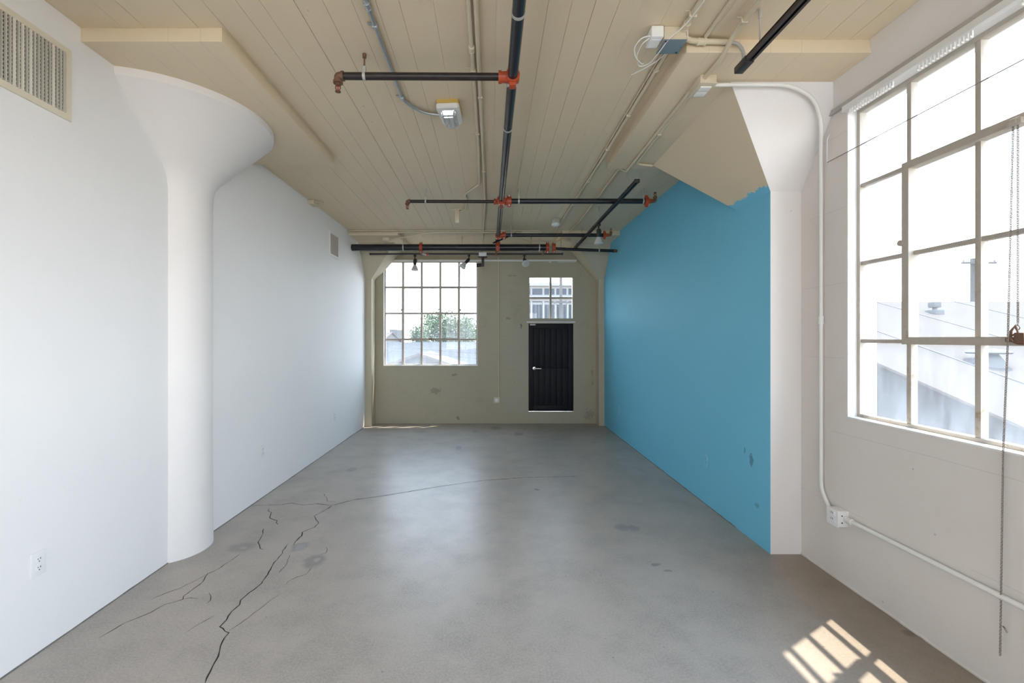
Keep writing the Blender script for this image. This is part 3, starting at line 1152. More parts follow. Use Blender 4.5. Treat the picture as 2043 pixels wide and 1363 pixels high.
right_branch('black sprinkler branch crossing under the middle of the ceiling to the blue wall', Y2, at(1286, 0, Y2).x, 0.028, [at(1035, 0, Y2).x, at(1283, 0, Y2).x])
right_branch('black sprinkler branch just in front of the thick cross pipe, ending at blue wall', Y3, at(1203, 0, Y3).x, 0.026, [at(1020, 0, Y3).x])

# cross main at the far end
YX = 7.04
ZX = CZ + (VY - 494) * YX / F
t = thing('sprinkler_cross_main', 'thickest black sprinkler pipe crossing the far end of the room', 'pipe', (0, YX, ZX))
bm = B()
xl, xr_ = XL + 0.004, at(1094, 0, YX).x
cyl(bm, (xl, YX, ZX), (xr_, YX, ZX), 0.052, None, 26)
obj('pipe', bm, M['pipe_black'], t)
bm = B()
cyl(bm, (at(1104, 0, YX).x, YX, ZX - 0.018), (XB - 0.05, YX, ZX - 0.052), 0.024, None, 16)
o = obj('thin_pipe', bm, M['pipe_black'], t)
bm = B()
cyl(bm, (XB - 0.055, YX, ZX - 0.052), (XB - 0.002, YX, ZX - 0.054), 0.030, 0.022, 12)
obj('end_cap', bm, M['rust'], o)
for px in (840, 1092, 1105):
    coupling(t, (at(px, 0, YX).x, YX, ZX), (1, 0, 0), 0.052 if px < 1100 else 0.046, 0.045)
for px in (805, 1076):
    hanger(t, (at(px, 0, YX).x, YX, ZX), (1, 0, 0), 0.052)
hanger(t, (at(1195, 0, YX).x, YX, ZX - 0.042), (1, 0, 0), 0.024, ztop=ZP)
mech_tee(t, (main_x(6.99), YX, ZX), (1, 0, 0), 0.052, (0, -0.35, 1), 0.028, 0.03)
# little drain valve with a plug, and test cocks under the pipe
bm = B()
q = at(840, 506, YX)
cyl(bm, q + Vector((0.02, 0, 0)), q + Vector((0.085, -0.01, -0.02)), 0.014, None, 10)
obj('drain_valve', bm, M['zinc'], t)
bm = B()
box(bm, q + Vector((0.085, -0.02, -0.035)), q + Vector((0.115, 0.01, -0.005)), 0.004)
obj('valve_handle', bm, M['red'], t)
for px in (840, 990, 1084):
    bm = B()
    q = Vector((at(px, 0, YX).x, YX, ZX - 0.05))
    cyl(bm, q, q + Vector((0, 0, -0.045)), 0.013, None, 10)
    cyl(bm, q + Vector((0, 0, -0.045)), q + Vector((0, 0, -0.075)), 0.020, 0.014, 10)
    obj('plug', bm, M['rust'], t)

# sway brace
t = thing('sway_brace', 'slanting black brace between sprinkler main and ceiling', 'brace', (0.2, 6.8, ZPipe))
p0, p1 = at(984, 485, 6.75), on(1033, 463.5, ZC - 0.015)
bm = B()
cyl(bm, p0, p1, 0.013, None, 10)
obj('rod', bm, M['pipe_black'], t)
bm = B()
box(bm, p1 + Vector((-0.03, -0.03, -0.02)), p1 + Vector((0.06, 0.03, 0.015)), 0.003)
obj('bracket', bm, M['zinc_dull'], t)


# ================================================================== CONDUITS, BOXES
def conduit(label, pts, r, mat, rad=0.06, clips=(), name='conduit', clip_mat=None, joints=(), group=None, pname='pipe'):
    pts = [Vector(p) for p in pts]
    t = thing(name, label, 'conduit', pts[0], group=group)
    bm = B()
    tube(bm, pts, r, 12, rad)
    obj(pname, bm, M[mat], t)
    for c, up in clips:
        bm = B()
        c = Vector(c)
        upv = Vector(up)
        sd = upv.cross(Vector((0, 1, 0)))
        if sd.length < 0.1: sd = Vector((1, 0, 0))
        obox(bm, c, (0, 1, 0) if sd.length else (0, 0, 1), sd, upv, 0.009, r + 0.004, r + 0.003, 0.002)
        obox(bm, c + upv * (r - 0.001) + sd.normalized() * (r + 0.012), (0, 1, 0), sd, upv, 0.009, 0.014, 0.002)
        obj('strap', bm, M[clip_mat or mat], t)
    for c, d in joints:
        bm = B()
        d = Vector(d).normalized()
        ring(bm, Vector(c), d, r + 0.004, 0.05, 14)
        ring(bm, Vector(c) + d * 0.018, d, r + 0.006, 0.01, 14)
        ring(bm, Vector(c) - d * 0.018, d, r + 0.006, 0.01, 14)
        obj('coupling', bm, M[clip_mat or mat], t)
    return t


UP = (0, 0, 1)
zc_ = ZC - 0.0145
# galvanized conduit to the lamp
xg = -0.606
conduit('shiny galvanized conduit bending to the rectangular ceiling lamp',
        [(xg, -1.5, zc_), (xg, 3.11, zc_), (xg + 0.11, 3.27, zc_), (-0.345, 3.285, zc_ - 0.012)], 0.0105, 'zinc', 0.07,
        clips=[((xg, 2.36, zc_), UP), ((xg, 3.06, zc_), UP), ((xg, 1.2, zc_), UP)], joints=[((xg, 2.22, zc_), (0, 1, 0))])
# pair of painted conduits
x1, x2 = -0.112, -0.077
conduit('khaki conduit jogging sideways to the square ceiling stub',
        [(x1, -1.5, zc_), (x1, 3.9, zc_), (-0.128, 4.78, zc_), (-0.300, 5.10, zc_), (-0.290, 5.32, zc_), (-0.33, 5.70, zc_ - 0.004), (-0.415, 5.775, zc_ - 0.02)], 0.0115, 'cond_khaki', 0.05,
        clips=[((x1, 2.75, zc_), UP), ((x1, 3.6, zc_), UP)], joints=[((x1, 2.55, zc_), (0, 1, 0))])
xf = at(963.5, 0, 7.30).x
conduit('straight khaki conduit down the ceiling that drops to the long light track',
        [(x2, -1.5, zc_), (x2, 5.4, zc_), (xf, 7.30, zc_), (xf, 7.30, CZ + 1.375)], 0.0125, 'cond_khaki', 0.04,
        clips=[((x2, 3.05, zc_), UP), ((x2, 4.4, zc_), UP)])

# square stub hanging from the ceiling
t = thing('ceiling_stub', 'short square khaki tube hanging from a ceiling plate', 'conduit box', (-0.438, 5.765, ZC))
bm = B()
box(bm, (-0.520, 5.72, ZC - 0.010), (-0.365, 5.82, ZC), 0.002)
obj('plate', bm, M['cond_khaki'], t)
bm = B()
box(bm, (-0.463, 5.74, ZC - 0.175), (-0.408, 5.795, ZC - 0.010), 0.004)
obj('tube', bm, M['cond_khaki'], t)

# wall-pack lamp
lx, ly = -0.295, 3.235
t = thing('ceiling_lamp', 'rectangular white ceiling lamp with clear ribbed lens and yellowed rim', 'lamp', (lx, ly, ZC), (0, 0, R(-4)))
bm = B()
prof = [(-.073, -.128), (.073, -.128), (.078, -.10), (.072, .10), (.060, .128), (-.060, .128), (-.072, .10), (-.078, -.10)]
prism(bm, [(x, y, -0.026) for x, y in prof], (0, 0, 0.026))
obj('gasket', bm, M['yellow'], t, local=True)
bm = B()
prism(bm, [(x * 1.02, y * 1.02, -0.060) for x, y in prof], (0, 0, 0.036))
bmesh.ops.bevel(bm, geom=[e for e in bm.edges], offset=0.006, segments=2, affect='EDGES')
obj('housing', bm, M['white_plastic'], t, local=True)
bm = B()
a = [bm.verts.new(v) for v in ((-.055, -.105, -.058), (.055, -.105, -.058), (.050, .112, -.058), (-.050, .112, -.058))]
b_ = [bm.verts.new(v) for v in ((-.043, -.088, -.105), (.043, -.088, -.105), (.039, .098, -.105), (-.039, .098, -.105))]
bm.faces.new(a); bm.faces.new(b_)
for k in range(4): bm.faces.new((a[k], a[(k + 1) % 4], b_[(k + 1) % 4], b_[k]))
bmesh.ops.bevel(bm, geom=[e for e in bm.edges], offset=0.012, segments=3, affect='EDGES')
obj('lens', bm, M['lens'], t, local=True)
bm = B()
for s in (-0.017, 0.017):
    cyl(bm, (s, -.075, -.080), (s, .085, -.080), 0.011, None, 10)
obj('lamp_tube', bm, M['bulb'], t, local=True)

# --- right side: steel box with adapter
xc1 = 1.007
conduit('khaki conduit running into the open steel box near the drop panel', [(xc1, -1.5, ZC - 0.014), (xc1, 2.39, ZC - 0.014)], 0.0145, 'cond_khaki', 0,
        clips=[((xc1, 2.28, ZC - 0.014), UP)], joints=[((xc1, 2.36, ZC - 0.014), (0, 1, 0))])
t = thing('junction_box', 'khaki junction box with bare blue-grey cover plate beside the drop panel', 'junction box', (0.96, 2.43, ZC), group='ceiling junction boxes')
bm = B()
box(bm, (0.905, 2.385, ZC - 0.070), (1.020, 2.495, ZC), 0.002)
obj('body', bm, M['cond_khaki'], t)
bm = B()
box(bm, (0.902, 2.380, ZC - 0.074), (1.023, 2.500, ZC - 0.070), 0.001)
pl = obj('cover_plate', bm, M['grey_plate'], t)
for sx, sy in ((0.915, 2.392), (1.008, 2.486)):
    bm = B()
    cyl(bm, (sx, sy, ZC - 0.0765), (sx, sy, ZC - 0.073), 0.005, None, 8)
    obj('screw', bm, M['hole'], pl)
t = thing('power_adapter', 'small white adapter box on the ceiling with loose looping cable', 'adapter', (0.87, 2.42, ZC))
bm = B()
box(bm, (0.835, 2.375, ZC - 0.060), (0.900, 2.475, ZC - 0.002), 0.006)
obj('body', bm, M['white_plastic'], t)
bm = B()
box(bm, (0.845, 2.40, ZC - 0.062), (0.892, 2.465, ZC - 0.059))
obj('label_panel', bm, M['plate_white'], t)
bm = B()
zz = ZC - 0.05
tube(bm, [(0.836, 2.40, zz + 0.01), (0.79, 2.40, zz), (0.765, 2.45, zz - 0.02), (0.80, 2.53, zz - 0.03), (0.86, 2.60, zz - 0.02), (0.875, 2.62, zz)], 0.0028, 6, 0.04)
tube(bm, [(0.836, 2.41, zz + 0.005), (0.805, 2.43, zz - 0.01), (0.80, 2.52, zz - 0.02), (0.85, 2.63, zz - 0.02), (0.895, 2.58, zz - 0.03), (0.91, 2.45, zz - 0.035),
          (0.925, 2.375, zz - 0.02), (0.98, 2.31, zz + 0.0), (1.002, 2.18, zz + 0.01), (1.005, 1.6, zz + 0.012)], 0.0028, 6, 0.04)
tube(bm, [(0.84, 2.74, zz + 0.0), (0.90, 2.66, zz - 0.005), (0.965, 2.60, zz + 0.012), (0.985, 2.52, zz + 0.02)], 0.0028, 6, 0.04)
obj('cable', bm, M['white_plastic'], t)
bm = B()
tube(bm, [(1.026, 2.384, ZC - 0.002), (1.026, 2.382, ZC - 0.066)], 0.003, 6)
obj('short_cable', bm, M['white_plastic'], t)

xq = 0.992
cl = [((xq, y, zc_), UP) for y in (2.75, 3.3, 3.9, 4.7, 5.5)]
conduit('long khaki conduit along the edge of the drop panel towards the round detector',
        [(xq, 2.495, zc_), (xq + 0.004, 4.2, zc_), (0.985, 4.8, zc_), (0.955, 6.97, zc_)], 0.0115, 'cond_khaki', 0.05, clips=cl)
conduit('thin khaki cable conduit hugging the edge of the drop panel', [(xq - 0.020, 2.51, zc_ + 0.006), (xq - 0.018, 4.0, zc_ + 0.006), (0.962, 4.9, zc_ + 0.006)], 0.005, 'cond_khaki', 0)
# conduit from the box over the face of the panel and down
conduit('khaki conduit bending across the front of the right drop panel',
        [(1.022, 2.43, ZC - 0.03), (1.09, 2.462, ZC - 0.028), (1.25, 2.470, ZC - 0.026), (1.30, 2.470, ZC - 0.030)], 0.0145, 'cond_khaki', 0.04,
        clips=[], joints=[((1.135, 2.466, ZC - 0.028), (1, 0, 0))])
conduit('faint khaki conduit along the ceiling into the right drop panel', [(1.17, -1.5, ZC - 0.008), (1.152, 2.45, ZC - 0.008)], 0.0105, 'cond_khaki', 0)
# third conduit into the switch box
conduit('khaki conduit running under the right drop panel into the white switched box',
        [(1.275, -1.5, ZC - 0.03), (1.275, 2.38, ZC - 0.03), (1.272, 2.52, ZP - 0.014), (1.262, 2.70, ZP - 0.018)], 0.0125, 'cond_khaki', 0.05,
        clips=[((1.275, 2.30, ZC - 0.03), UP)])
t = thing('junction_box', 'khaki junction box with two white rocker covers under the right drop panel', 'junction box', (1.28, 2.77, ZP), group='ceiling junction boxes')
bm = B()
box(bm, (1.236, 2.695, ZP - 0.048), (1.332, 2.85, ZP), 0.002)
obj('body', bm, M['cond_khaki'], t)
bm = B()
box(bm, (1.232, 2.690, ZP - 0.053), (1.336, 2.855, ZP - 0.048), 0.001)
pl = obj('cover_plate', bm, M['cond_khaki'], t)
for y0 in (2.725, 2.782):
    bm = B()
    box(bm, (1.252, y0, ZP - 0.060), (1.318, y0 + 0.05, ZP - 0.052), 0.003)
    obj('rocker', bm, M['white_plastic'], pl)
# two conduits onwards under the panel
zq = ZP - 0.012
conduit('khaki conduit under the right drop panel bending into the slanted capital',
        [(1.262, 2.85, zq), (1.272, 3.60, zq), (1.283, 4.04, zq), (1.44, 4.085, zq)], 0.0115, 'cond_khaki', 0.05, clips=[((1.27, 3.45, zq), UP)])
conduit('khaki conduit leaving the right drop panel and running to the far corner',
        [(1.245, 2.85, zq), (1.248, 3.60, zq), (1.252, 4.13, zq), (1.252, 4.23, zq), (1.216, 4.33, zc_), (1.222, 5.2, zc_), (1.215, 6.3, zc_), (1.185, 6.83, zc_), (1.17, 6.92, ZP - 0.01), (1.155, 7.15, ZP - 0.012)],
        0.0115, 'cond_khaki', 0.04)
# conduit over the white capital and down to the wall socket
conduit('white painted conduit curving over the white capital and down to the wall socket box',
        [(1.332, 2.752, ZP - 0.03), (1.55, 2.742, ZP - 0.034), (1.80, 2.742, ZP - 0.034), (1.98, 2.79, CZ + 1.475), (2.075, 2.865, CZ + 1.37), (2.130, 2.945, CZ + 1.22), (2.136, 2.952, CZ + 0.9),
         (2.137, 2.952, 0.52), (2.135, 2.87, 0.425), (2.135, 2.834, 0.42)], 0.0110, 'cond_white', 0.09,
        joints=[((2.136, 2.952, 1.62), (0, 0, 1))])
# flexible conduit down to the light track
conduit('short grey-green flexible conduit feeding the near light track',
        [(1.292, 2.468, ZC - 0.030), (1.33, 2.455, ZC - 0.045), (1.352, 2.44, ZC - 0.10), (1.342, 2.43, CZ + 1.455)], 0.0095, 'zinc_dull', 0.06)

# wall socket box on the window wall
t = thing('socket_box', 'white surface socket box low on the wall under the large window', 'outlet', (XR, 2.79, 0.41))
bm = B()
box(bm, (2.092, 2.745, 0.362), (XR, 2.832, 0.458), 0.003)
obj('body', bm, M['cond_white'], t)
bm = B()
box(bm, (2.086, 2.742, 0.359), (2.092, 2.835, 0.461), 0.002)
pl = obj('cover_plate', bm, M['plate_white'], t)
for z in (0.388, 0.424):
    bm = B()
    box(bm, (2.083, 2.766, z - 0.006), (2.0865, 2.811, z + 0.024), 0.002)
    rc = obj('socket', bm, M['plate_white'], pl)
    for dy in (0.006, -0.006):
        bm = B()
        box(bm, (2.0820, 2.788 + dy - 0.0014, z + 0.008), (2.0832, 2.788 + dy + 0.0014, z + 0.018))
        obj('slot', bm, M['hole'], pl)
for z in (0.388, 0.430):
    bm = B()
    cyl(bm, (2.113, 2.7462, z), (2.113, 2.7432, z), 0.004, None, 8)
    obj('knockout', bm, M['hole'], t)
conduit('white painted conduit running low along the window wall towards the viewer', [(2.137, 2.745, 0.412), (2.137, 0.2, 0.432)], 0.0125, 'cond_white', 0, joints=[((2.137, 2.72, 0.412), (0, 1, 0))])


# --- outlets on the partitions
def outlet(label, loc, rz, mat, group):
    t = thing('wall_outlet', label, 'outlet', loc, (0, 0, rz), group=group)
    bm = B()   # local: x along the wall, y into the room
    box(bm, (-0.036, 0.0, -0.058), (0.036, 0.006, 0.058), 0.003)
    obj('cover_plate', bm, M[mat], t, local=True)
    for z in (-0.020, 0.020):
        bm = B()
        lathe(bm, [(0.0165, 0.005), (0.0165, 0.0075), (0.015, 0.008)], 20, (0, 0, z), 'Y')
        s = obj('socket', bm, M[mat], t, local=True)
        for (dx, dz, w, h) in ((-0.006, 0.004, 0.0018, 0.0075), (0.006, 0.004, 0.0018, 0.006)):
            bm = B()
            box(bm, (dx - w / 2 - 0.0006, 0.0076, z + dz - h / 2), (dx + w / 2 + 0.0006, 0.0086, z + dz + h / 2))
            obj('slot', bm, M['hole'], s, local=True)
        bm = B()
        cyl(bm, (0, 0.0076, z - 0.008), (0, 0.0086, z - 0.008), 0.0028, None, 8)
        obj('ground_hole', bm, M['hole'], s, local=True)
    return t


outlet('white painted outlet low on the left wall, nearest the viewer', (XL, 2.169, 0.428), R(-90), 'plate_white', 'outlets on the white wall')
outlet('white outlet low on the left wall just beyond the round column', (XL, 4.29, 0.440), R(-90), 'plate_white', 'outlets on the white wall')
outlet('white outlet low at the far end of the left wall', (XL, 6.28, 0.428), R(-90), 'plate_white', 'outlets on the white wall')
outlet('blue painted outlet low on the near half of the blue wall', (XB, 4.106, 0.40), R(90), 'plate_blue', 'outlets on the blue wall')
outlet('small outlet low at the far end of the blue wall', (XB, 6.91, 0.42), R(90), 'plate_blue', 'outlets on the blue wall')

# conduit and box on the back wall
xk = at(994.5, 0, YB).x
conduit('thin khaki conduit running straight down the end wall to a small box', [(xk, YB - 0.011, CZ + 1.44), (xk, YB - 0.011, 0.45)], 0.0105, 'cond_khaki', 0,
        clips=[])
t = thing('wall_box', 'small khaki switch box at the end of the end wall conduit', 'outlet', (at(991, 0, YB).x, YB, 0.417))
bx_ = at(991, 798, YB)
bm = B()
box(bm, (bx_.x - 0.052, YB - 0.045, bx_.z - 0.055), (bx_.x + 0.052, YB, bx_.z + 0.055), 0.005)
obj('body', bm, M['cond_khaki'], t)
bm = B()
box(bm, (bx_.x - 0.030, YB - 0.050, bx_.z - 0.030), (bx_.x + 0.028, YB - 0.045, bx_.z + 0.028), 0.003)
obj('cover_plate', bm, M['white_plastic'], t)

# conduits along the far drop panels
yf = 6.872
conduit('khaki conduit crossing the ceiling in front of the far panels, upper one', [(XL + 0.01, yf - 0.03, ZC - 0.010), (0.72, yf - 0.03, ZC - 0.010)], 0.0095, 'cond_khaki', 0)
conduit('khaki conduit crossing in front of the far panels and dropping to the left panel box',
        [(0.75, yf - 0.005, ZC - 0.032), (-0.90, yf - 0.005, ZC - 0.032), (-1.30, 6.95, ZP - 0.012), (-1.585, 7.06, ZP - 0.016)], 0.0095, 'cond_khaki', 0.04)
conduit('khaki conduit tight against the face of the far left panel', [(XL + 0.01, yf, ZC - 0.036), (-1.30, yf, ZC - 0.034), (-1.0, yf - 0.005, ZC - 0.034)], 0.0095, 'cond_khaki', 0)
t = thing('junction_box', 'small khaki junction box under the far left drop panel', 'junction box', (-1.63, 7.08, ZP), group='ceiling junction boxes')
bm = B()
box(bm, (-1.685, 7.02, ZP - 0.05), (-1.585, 7.13, ZP), 0.004)
obj('body', bm, M['cond_khaki'], t)
bm = B()
box(bm, (-1.692, 7.012, ZP - 0.055), (-1.578, 7.138, ZP - 0.05), 0.002)
obj('cover_plate', bm, M['cond_khaki'], t)
t = thing('junction_box', 'small khaki junction box under the far right drop panel', 'junction box', (1.17, 7.2, ZP), group='ceiling junction boxes')
bm = B()
box(bm, (1.10, 7.13, ZP - 0.05), (1.235, 7.25, ZP), 0.004)
obj('body', bm, M['cond_khaki'], t)
bm = B()
box(bm, (1.094, 7.122, ZP - 0.055), (1.241, 7.258, ZP - 0.05), 0.002)
obj('cover_plate', bm, M['cond_khaki'], t)
conduit('sagging khaki cable between the far right box and the ceiling middle', [(1.10, 7.19, ZP - 0.02), (0.80, 7.18, ZP - 0.03), (0.55, 7.15, ZP - 0.026), (0.32, 7.02, ZC - 0.02)], 0.0065, 'cond_khaki', 0.06)

# round detector
t = thing('detector', 'round white alarm detector on a grey ceiling box', 'detector', (0.874, 6.22, ZC))
bm = B()
box(bm, (0.825, 6.17, ZC - 0.065), (0.920, 6.27, ZC), 0.004)
obj('box', bm, M['zinc_dull'], t)
bm = B()
lathe(bm, [(0.056, -0.065), (0.058, -0.075), (0.055, -0.088), (0.042, -0.098), (0.02, -0.102)], 24, (0.874, 6.22, ZC))
obj('dome', bm, M['white_plastic'], t)

# small bracket where ceiling meets the left wall
t = thing('ceiling_bracket', 'small khaki bracket with prong where ceiling meets the left wall', 'bracket', (XL + 0.02, 5.45, ZC))
bm = B()
box(bm, (XL, 5.36, ZC - 0.045), (XL + 0.07, 5.50, ZC), 0.004)
obj('block', bm, M['cond_khaki'], t)
bm = B()
tube(bm, [(XL + 0.06, 5.42, ZC - 0.012), (XL + 0.16, 5.40, ZC - 0.014), (XL + 0.165, 5.40, ZC - 0.03)], 0.006, 8)
obj('prong', bm, M['cond_khaki'], t)


# ================================================================== LIGHT TRACKS
def track(label, a, b_, rods, end_a=False, end_b=False, w=0.020, h=0.013):
    a, b_ = Vector(a), Vector(b_)
    d = (b_ - a).normalized()
    sd = d.cross(Vector((0, 0, 1)))
    up = Vector((0, 0, 1))
    t = thing('light_track', label, 'light track', (a + b_) / 2, group='light tracks')
    L = (b_ - a).length / 2
    c = (a + b_) / 2
    bm = B()
    # channel: roof and two lips
    obox(bm, c + up * h * 0.75, d, sd, up, L, w, h * 0.25)
    for s in (1, -1):
        obox(bm, c + sd * s * (w - 0.003), d, sd, up, L, 0.003, h)
        obox(bm, c + sd * s * (w - 0.007) - up * (h - 0.0015), d, sd, up, L, 0.006, 0.0015)
    obj('channel', bm, M['track'], t, smooth=False)
    bm = B()
    obox(bm, c + up * h * 0.35, d, sd, up, L - 0.002, w - 0.005, 0.002)
    obj('slot', bm, M['slot'], t, smooth=False)
    for e, p, s in ((end_a, a, -1), (end_b, b_, 1)):
        bm = B()
        hl = 0.055 if e else 0.010
        obox(bm, p + d * s * hl * 0.9, d, sd, up, hl, w + 0.003, h + 0.004, 0.003)
        obj('end_cap', bm, M['black'] if not e else M['track'], t)
    for p, ztop in rods:
        bm = B()
        p = Vector(p)
        cyl(bm, (p.x, p.y, p.z + h), (p.x, p.y, ztop), 0.0045, None, 8)
        cyl(bm, (p.x, p.y, ztop - 0.045), (p.x, p.y, ztop), 0.008, None, 8)
        obox(bm, p + up * (h + 0.004), d, sd, up, 0.014, w * 0.6, 0.004)
        obj('rod', bm, M['wood'], t)
    return t


def spot(label, p, yaw, tilt, hood_z=0.0):
    """adjustable spot hanging below a track at p; tilt 0 points straight down"""
    t = thing('track_spotlight', label, 'spotlight', p, (0, 0, yaw), group='track spotlights')
    bm = B()
    box(bm, (-0.022, -0.016, -0.030), (0.022, 0.016, 0.0), 0.003)
    cyl(bm, (0, 0, -0.075), (0, 0, -0.030), 0.010, None, 10)
    obj('mount', bm, M['black'], t, local=True)
    m = Matrix.Translation((0, 0, -0.072)) @ Matrix.Rotation(tilt, 4, 'X')

    def put(bm):
        bmesh.ops.transform(bm, matrix=m, verts=bm.verts)
        return bm
    bm = B()
    tube(bm, [(0.014, 0, 0.01), (0.034, 0, -0.015), (0.028, 0, -0.05)], 0.004, 6, 0.012)
    obj('wire', put(bm), M['black'], t, local=True)
    bm = B()
    lathe(bm, [(0.012, 0.006), (0.024, 0.0), (0.026, -0.012), (0.026, -0.085), (0.022, -0.095)], 18)
    obj('socket', put(bm), M['black'], t, local=True)
    bm = B()
    lathe(bm, [(0.020, -0.090), (0.024, -0.100), (0.036, -0.125), (0.052, -0.160), (0.058, -0.170), (0.058, -0.178), (0.054, -0.182), (0.040, -0.1835)], 24)
    b_ = obj('bulb', put(bm), M['bulb'], t, local=True)
    bm = B()
    lathe(bm, [(0.040, -0.1830), (0.038, -0.1860), (0.020, -0.1880)], 20)
    obj('lens', put(bm), M['zinc_dull'], b_, local=True)
    return t


TX, TZ = 1.335, CZ + 1.45
track('near dark bronze light track hanging over the white pilaster', (TX, -0.9, TZ), (TX, 2.36, TZ), [((TX, 2.264, TZ), ZC), ((TX, 1.0, TZ), ZC)], end_b=True)
track('dark light track running along the blue wall to the far end', (TX, 4.19, TZ), (TX, 7.42, TZ + 0.005),
      [((TX, 4.49, TZ), ZC), ((TX - 0.005, 5.655, TZ), ZC), ((TX, 6.75, TZ), ZC), ((TX, 7.38, TZ), ZP)])
spot('single spotlight hanging from the track along the blue wall', (TX, 5.68, TZ - 0.013), R(0), R(4))
YT = 7.30
ZT = CZ + (VY - 507) * YT / F
track('long thin black light track crossing below the thick far pipe', (at(740, 0, YT).x, YT, ZT), (at(1121, 0, YT).x, YT, ZT),
      [((at(px, 0, YT).x, YT, ZT), ZC if -1.4 < at(px, 0, YT).x < 1.06 else ZP) for px in (770, 922, 1060, 1119)], w=0.018, h=0.011)
spot('spotlight pointing down before the end window, left of three', (at(828, 0, YT).x, YT, ZT - 0.011), R(0), R(-6))
spot('spotlight tilted to the left before the end window, beside the white feed box', (at(935.5, 0, YT).x, YT, ZT - 0.011), R(-60), R(-42))
spot('spotlight facing the room, above the black door', (at(1046, 0, YT).x, YT, ZT - 0.011), R(5), R(-58))

# feed box with a small black projector
t = thing('feed_box', 'white feed box on the long light track with a small black projector below', 'junction box', (xf, YT, ZT))
q = at(963, 513, YT)
bm = B()
box(bm, (q.x - 0.062, YT - 0.05, ZT - 0.045), (q.x + 0.062, YT + 0.05, ZT + 0.020), 0.005)
obj('body', bm, M['white_plastic'], t)
bm = B()
box(bm, (q.x - 0.072, YT - 0.055, ZT - 0.055), (q.x + 0.072, YT + 0.055, ZT - 0.045), 0.002)
obj('plate', bm, M['black'], t)
bm = B()
box(bm, (q.x - 0.018, YT - 0.02, ZT - 0.20), (q.x + 0.024, YT + 0.02, ZT - 0.055), 0.003)
obj('stem', bm, M['black'], t)
bm = B()
cyl(bm, (q.x - 0.02, YT, ZT - 0.175), (q.x - 0.10, YT, ZT - 0.182), 0.028, 0.030, 16)
pr = obj('projector', bm, M['black'], t)
bm = B()
cyl(bm, (q.x - 0.10, YT, ZT - 0.182), (q.x - 0.104, YT, ZT - 0.182), 0.025, None, 16)
obj('lens', bm, M['bulb'], pr)

# ================================================================== VENTS
def big_vent():
    y0, y1 = 1.72, 2.334
    z0, z1 = CZ + 1.112, CZ + 1.477
    t = thing('air_vent', 'large cream air vent with upright blades high on the left wall', 'vent', (XL, (y0 + y1) / 2, z0), group='wall vents')
    iy0, iy1, iz0, iz1 = y0 + 0.031, y1 - 0.031, z0 + 0.031, z1 - 0.030
    bm = B()
    wall_holes(bm, y0, y1, z0, z1, [(iy0, iy1, iz0, iz1)], lambda u, v, w: (w, u, v), XL + 0.010, XL)
    fr = obj('frame', bm, M['vent_cream'], t, smooth=False)
    for y in (y0 + 0.015, y1 - 0.015):
        for z in (z0 + 0.07, z1 - 0.07):
            bm = B()
            cyl(bm, (XL + 0.010, y, z), (XL + 0.0115, y, z), 0.004, None, 8)
            obj('screw', bm, M['vent_blade'], fr)
    bm = B()
    box(bm, (XL - 0.004, iy0, iz0), (XL + 0.0006, iy1, iz1))
    obj('back_plate', bm, M['vent_dark'], t)
    # upright blades in front, cross blades behind
    n = 30
    for i in range(n):
        y = iy0 + (i + 0.5) * (iy1 - iy0) / n
        a = R(random.choice((5, 8, 12, 40, 62, 10)))
        bm = B()
        obox(bm, (XL + 0.0085, y, (iz0 + iz1) / 2), (math.cos(a), math.sin(a), 0), (-math.sin(a), math.cos(a), 0), (0, 0, 1), 0.0060, 0.0010, (iz1 - iz0) / 2)
        obj('blade', bm, M['vent_blade'], t, smooth=False)
    for j in range(16):
        z = iz0 + (j + 0.5) * (iz1 - iz0) / 16
        bm = B()
        box(bm, (XL + 0.0008, iy0, z - 0.003), (XL + 0.0018, iy1, z + 0.003))
        obj('cross_blade', bm, M['vent_blade'], t, smooth=False)


big_vent()


def small_vent():
    y0, y1 = 6.06, 6.42
    z0, z1 = CZ + 1.115, CZ + 1.445
    t = thing('air_vent', 'small beige air vent high at the far end of the left wall', 'vent', (XL, (y0 + y1) / 2, z0), group='wall vents')
    bm = B()
    wall_holes(bm, y0, y1, z0, z1, [(y0 + 0.028, y1 - 0.028, z0 + 0.028, z1 - 0.028)], lambda u, v, w: (w, u, v), XL + 0.010, XL)
    obj('frame', bm, M['wall_white'], t, smooth=False)
    bm = B()
    box(bm, (XL - 0.004, y0 + 0.028, z0 + 0.028), (XL + 0.0008, y1 - 0.028, z1 - 0.028))
    obj('back_plate', bm, M['vent_beige'], t)
    for i in range(16):
        y = y0 + 0.028 + (i + 0.5) * (y1 - y0 - 0.056) / 16
        bm = B()
        obox(bm, (XL + 0.005, y, (z0 + z1) / 2), (math.cos(R(55)), math.sin(R(55)), 0), (-math.sin(R(55)), math.cos(R(55)), 0), (0, 0, 1), 0.0085, 0.0008, (z1 - z0) / 2 - 0.028)
        obj('blade', bm, M['vent_beige'], t, smooth=False)


small_vent()

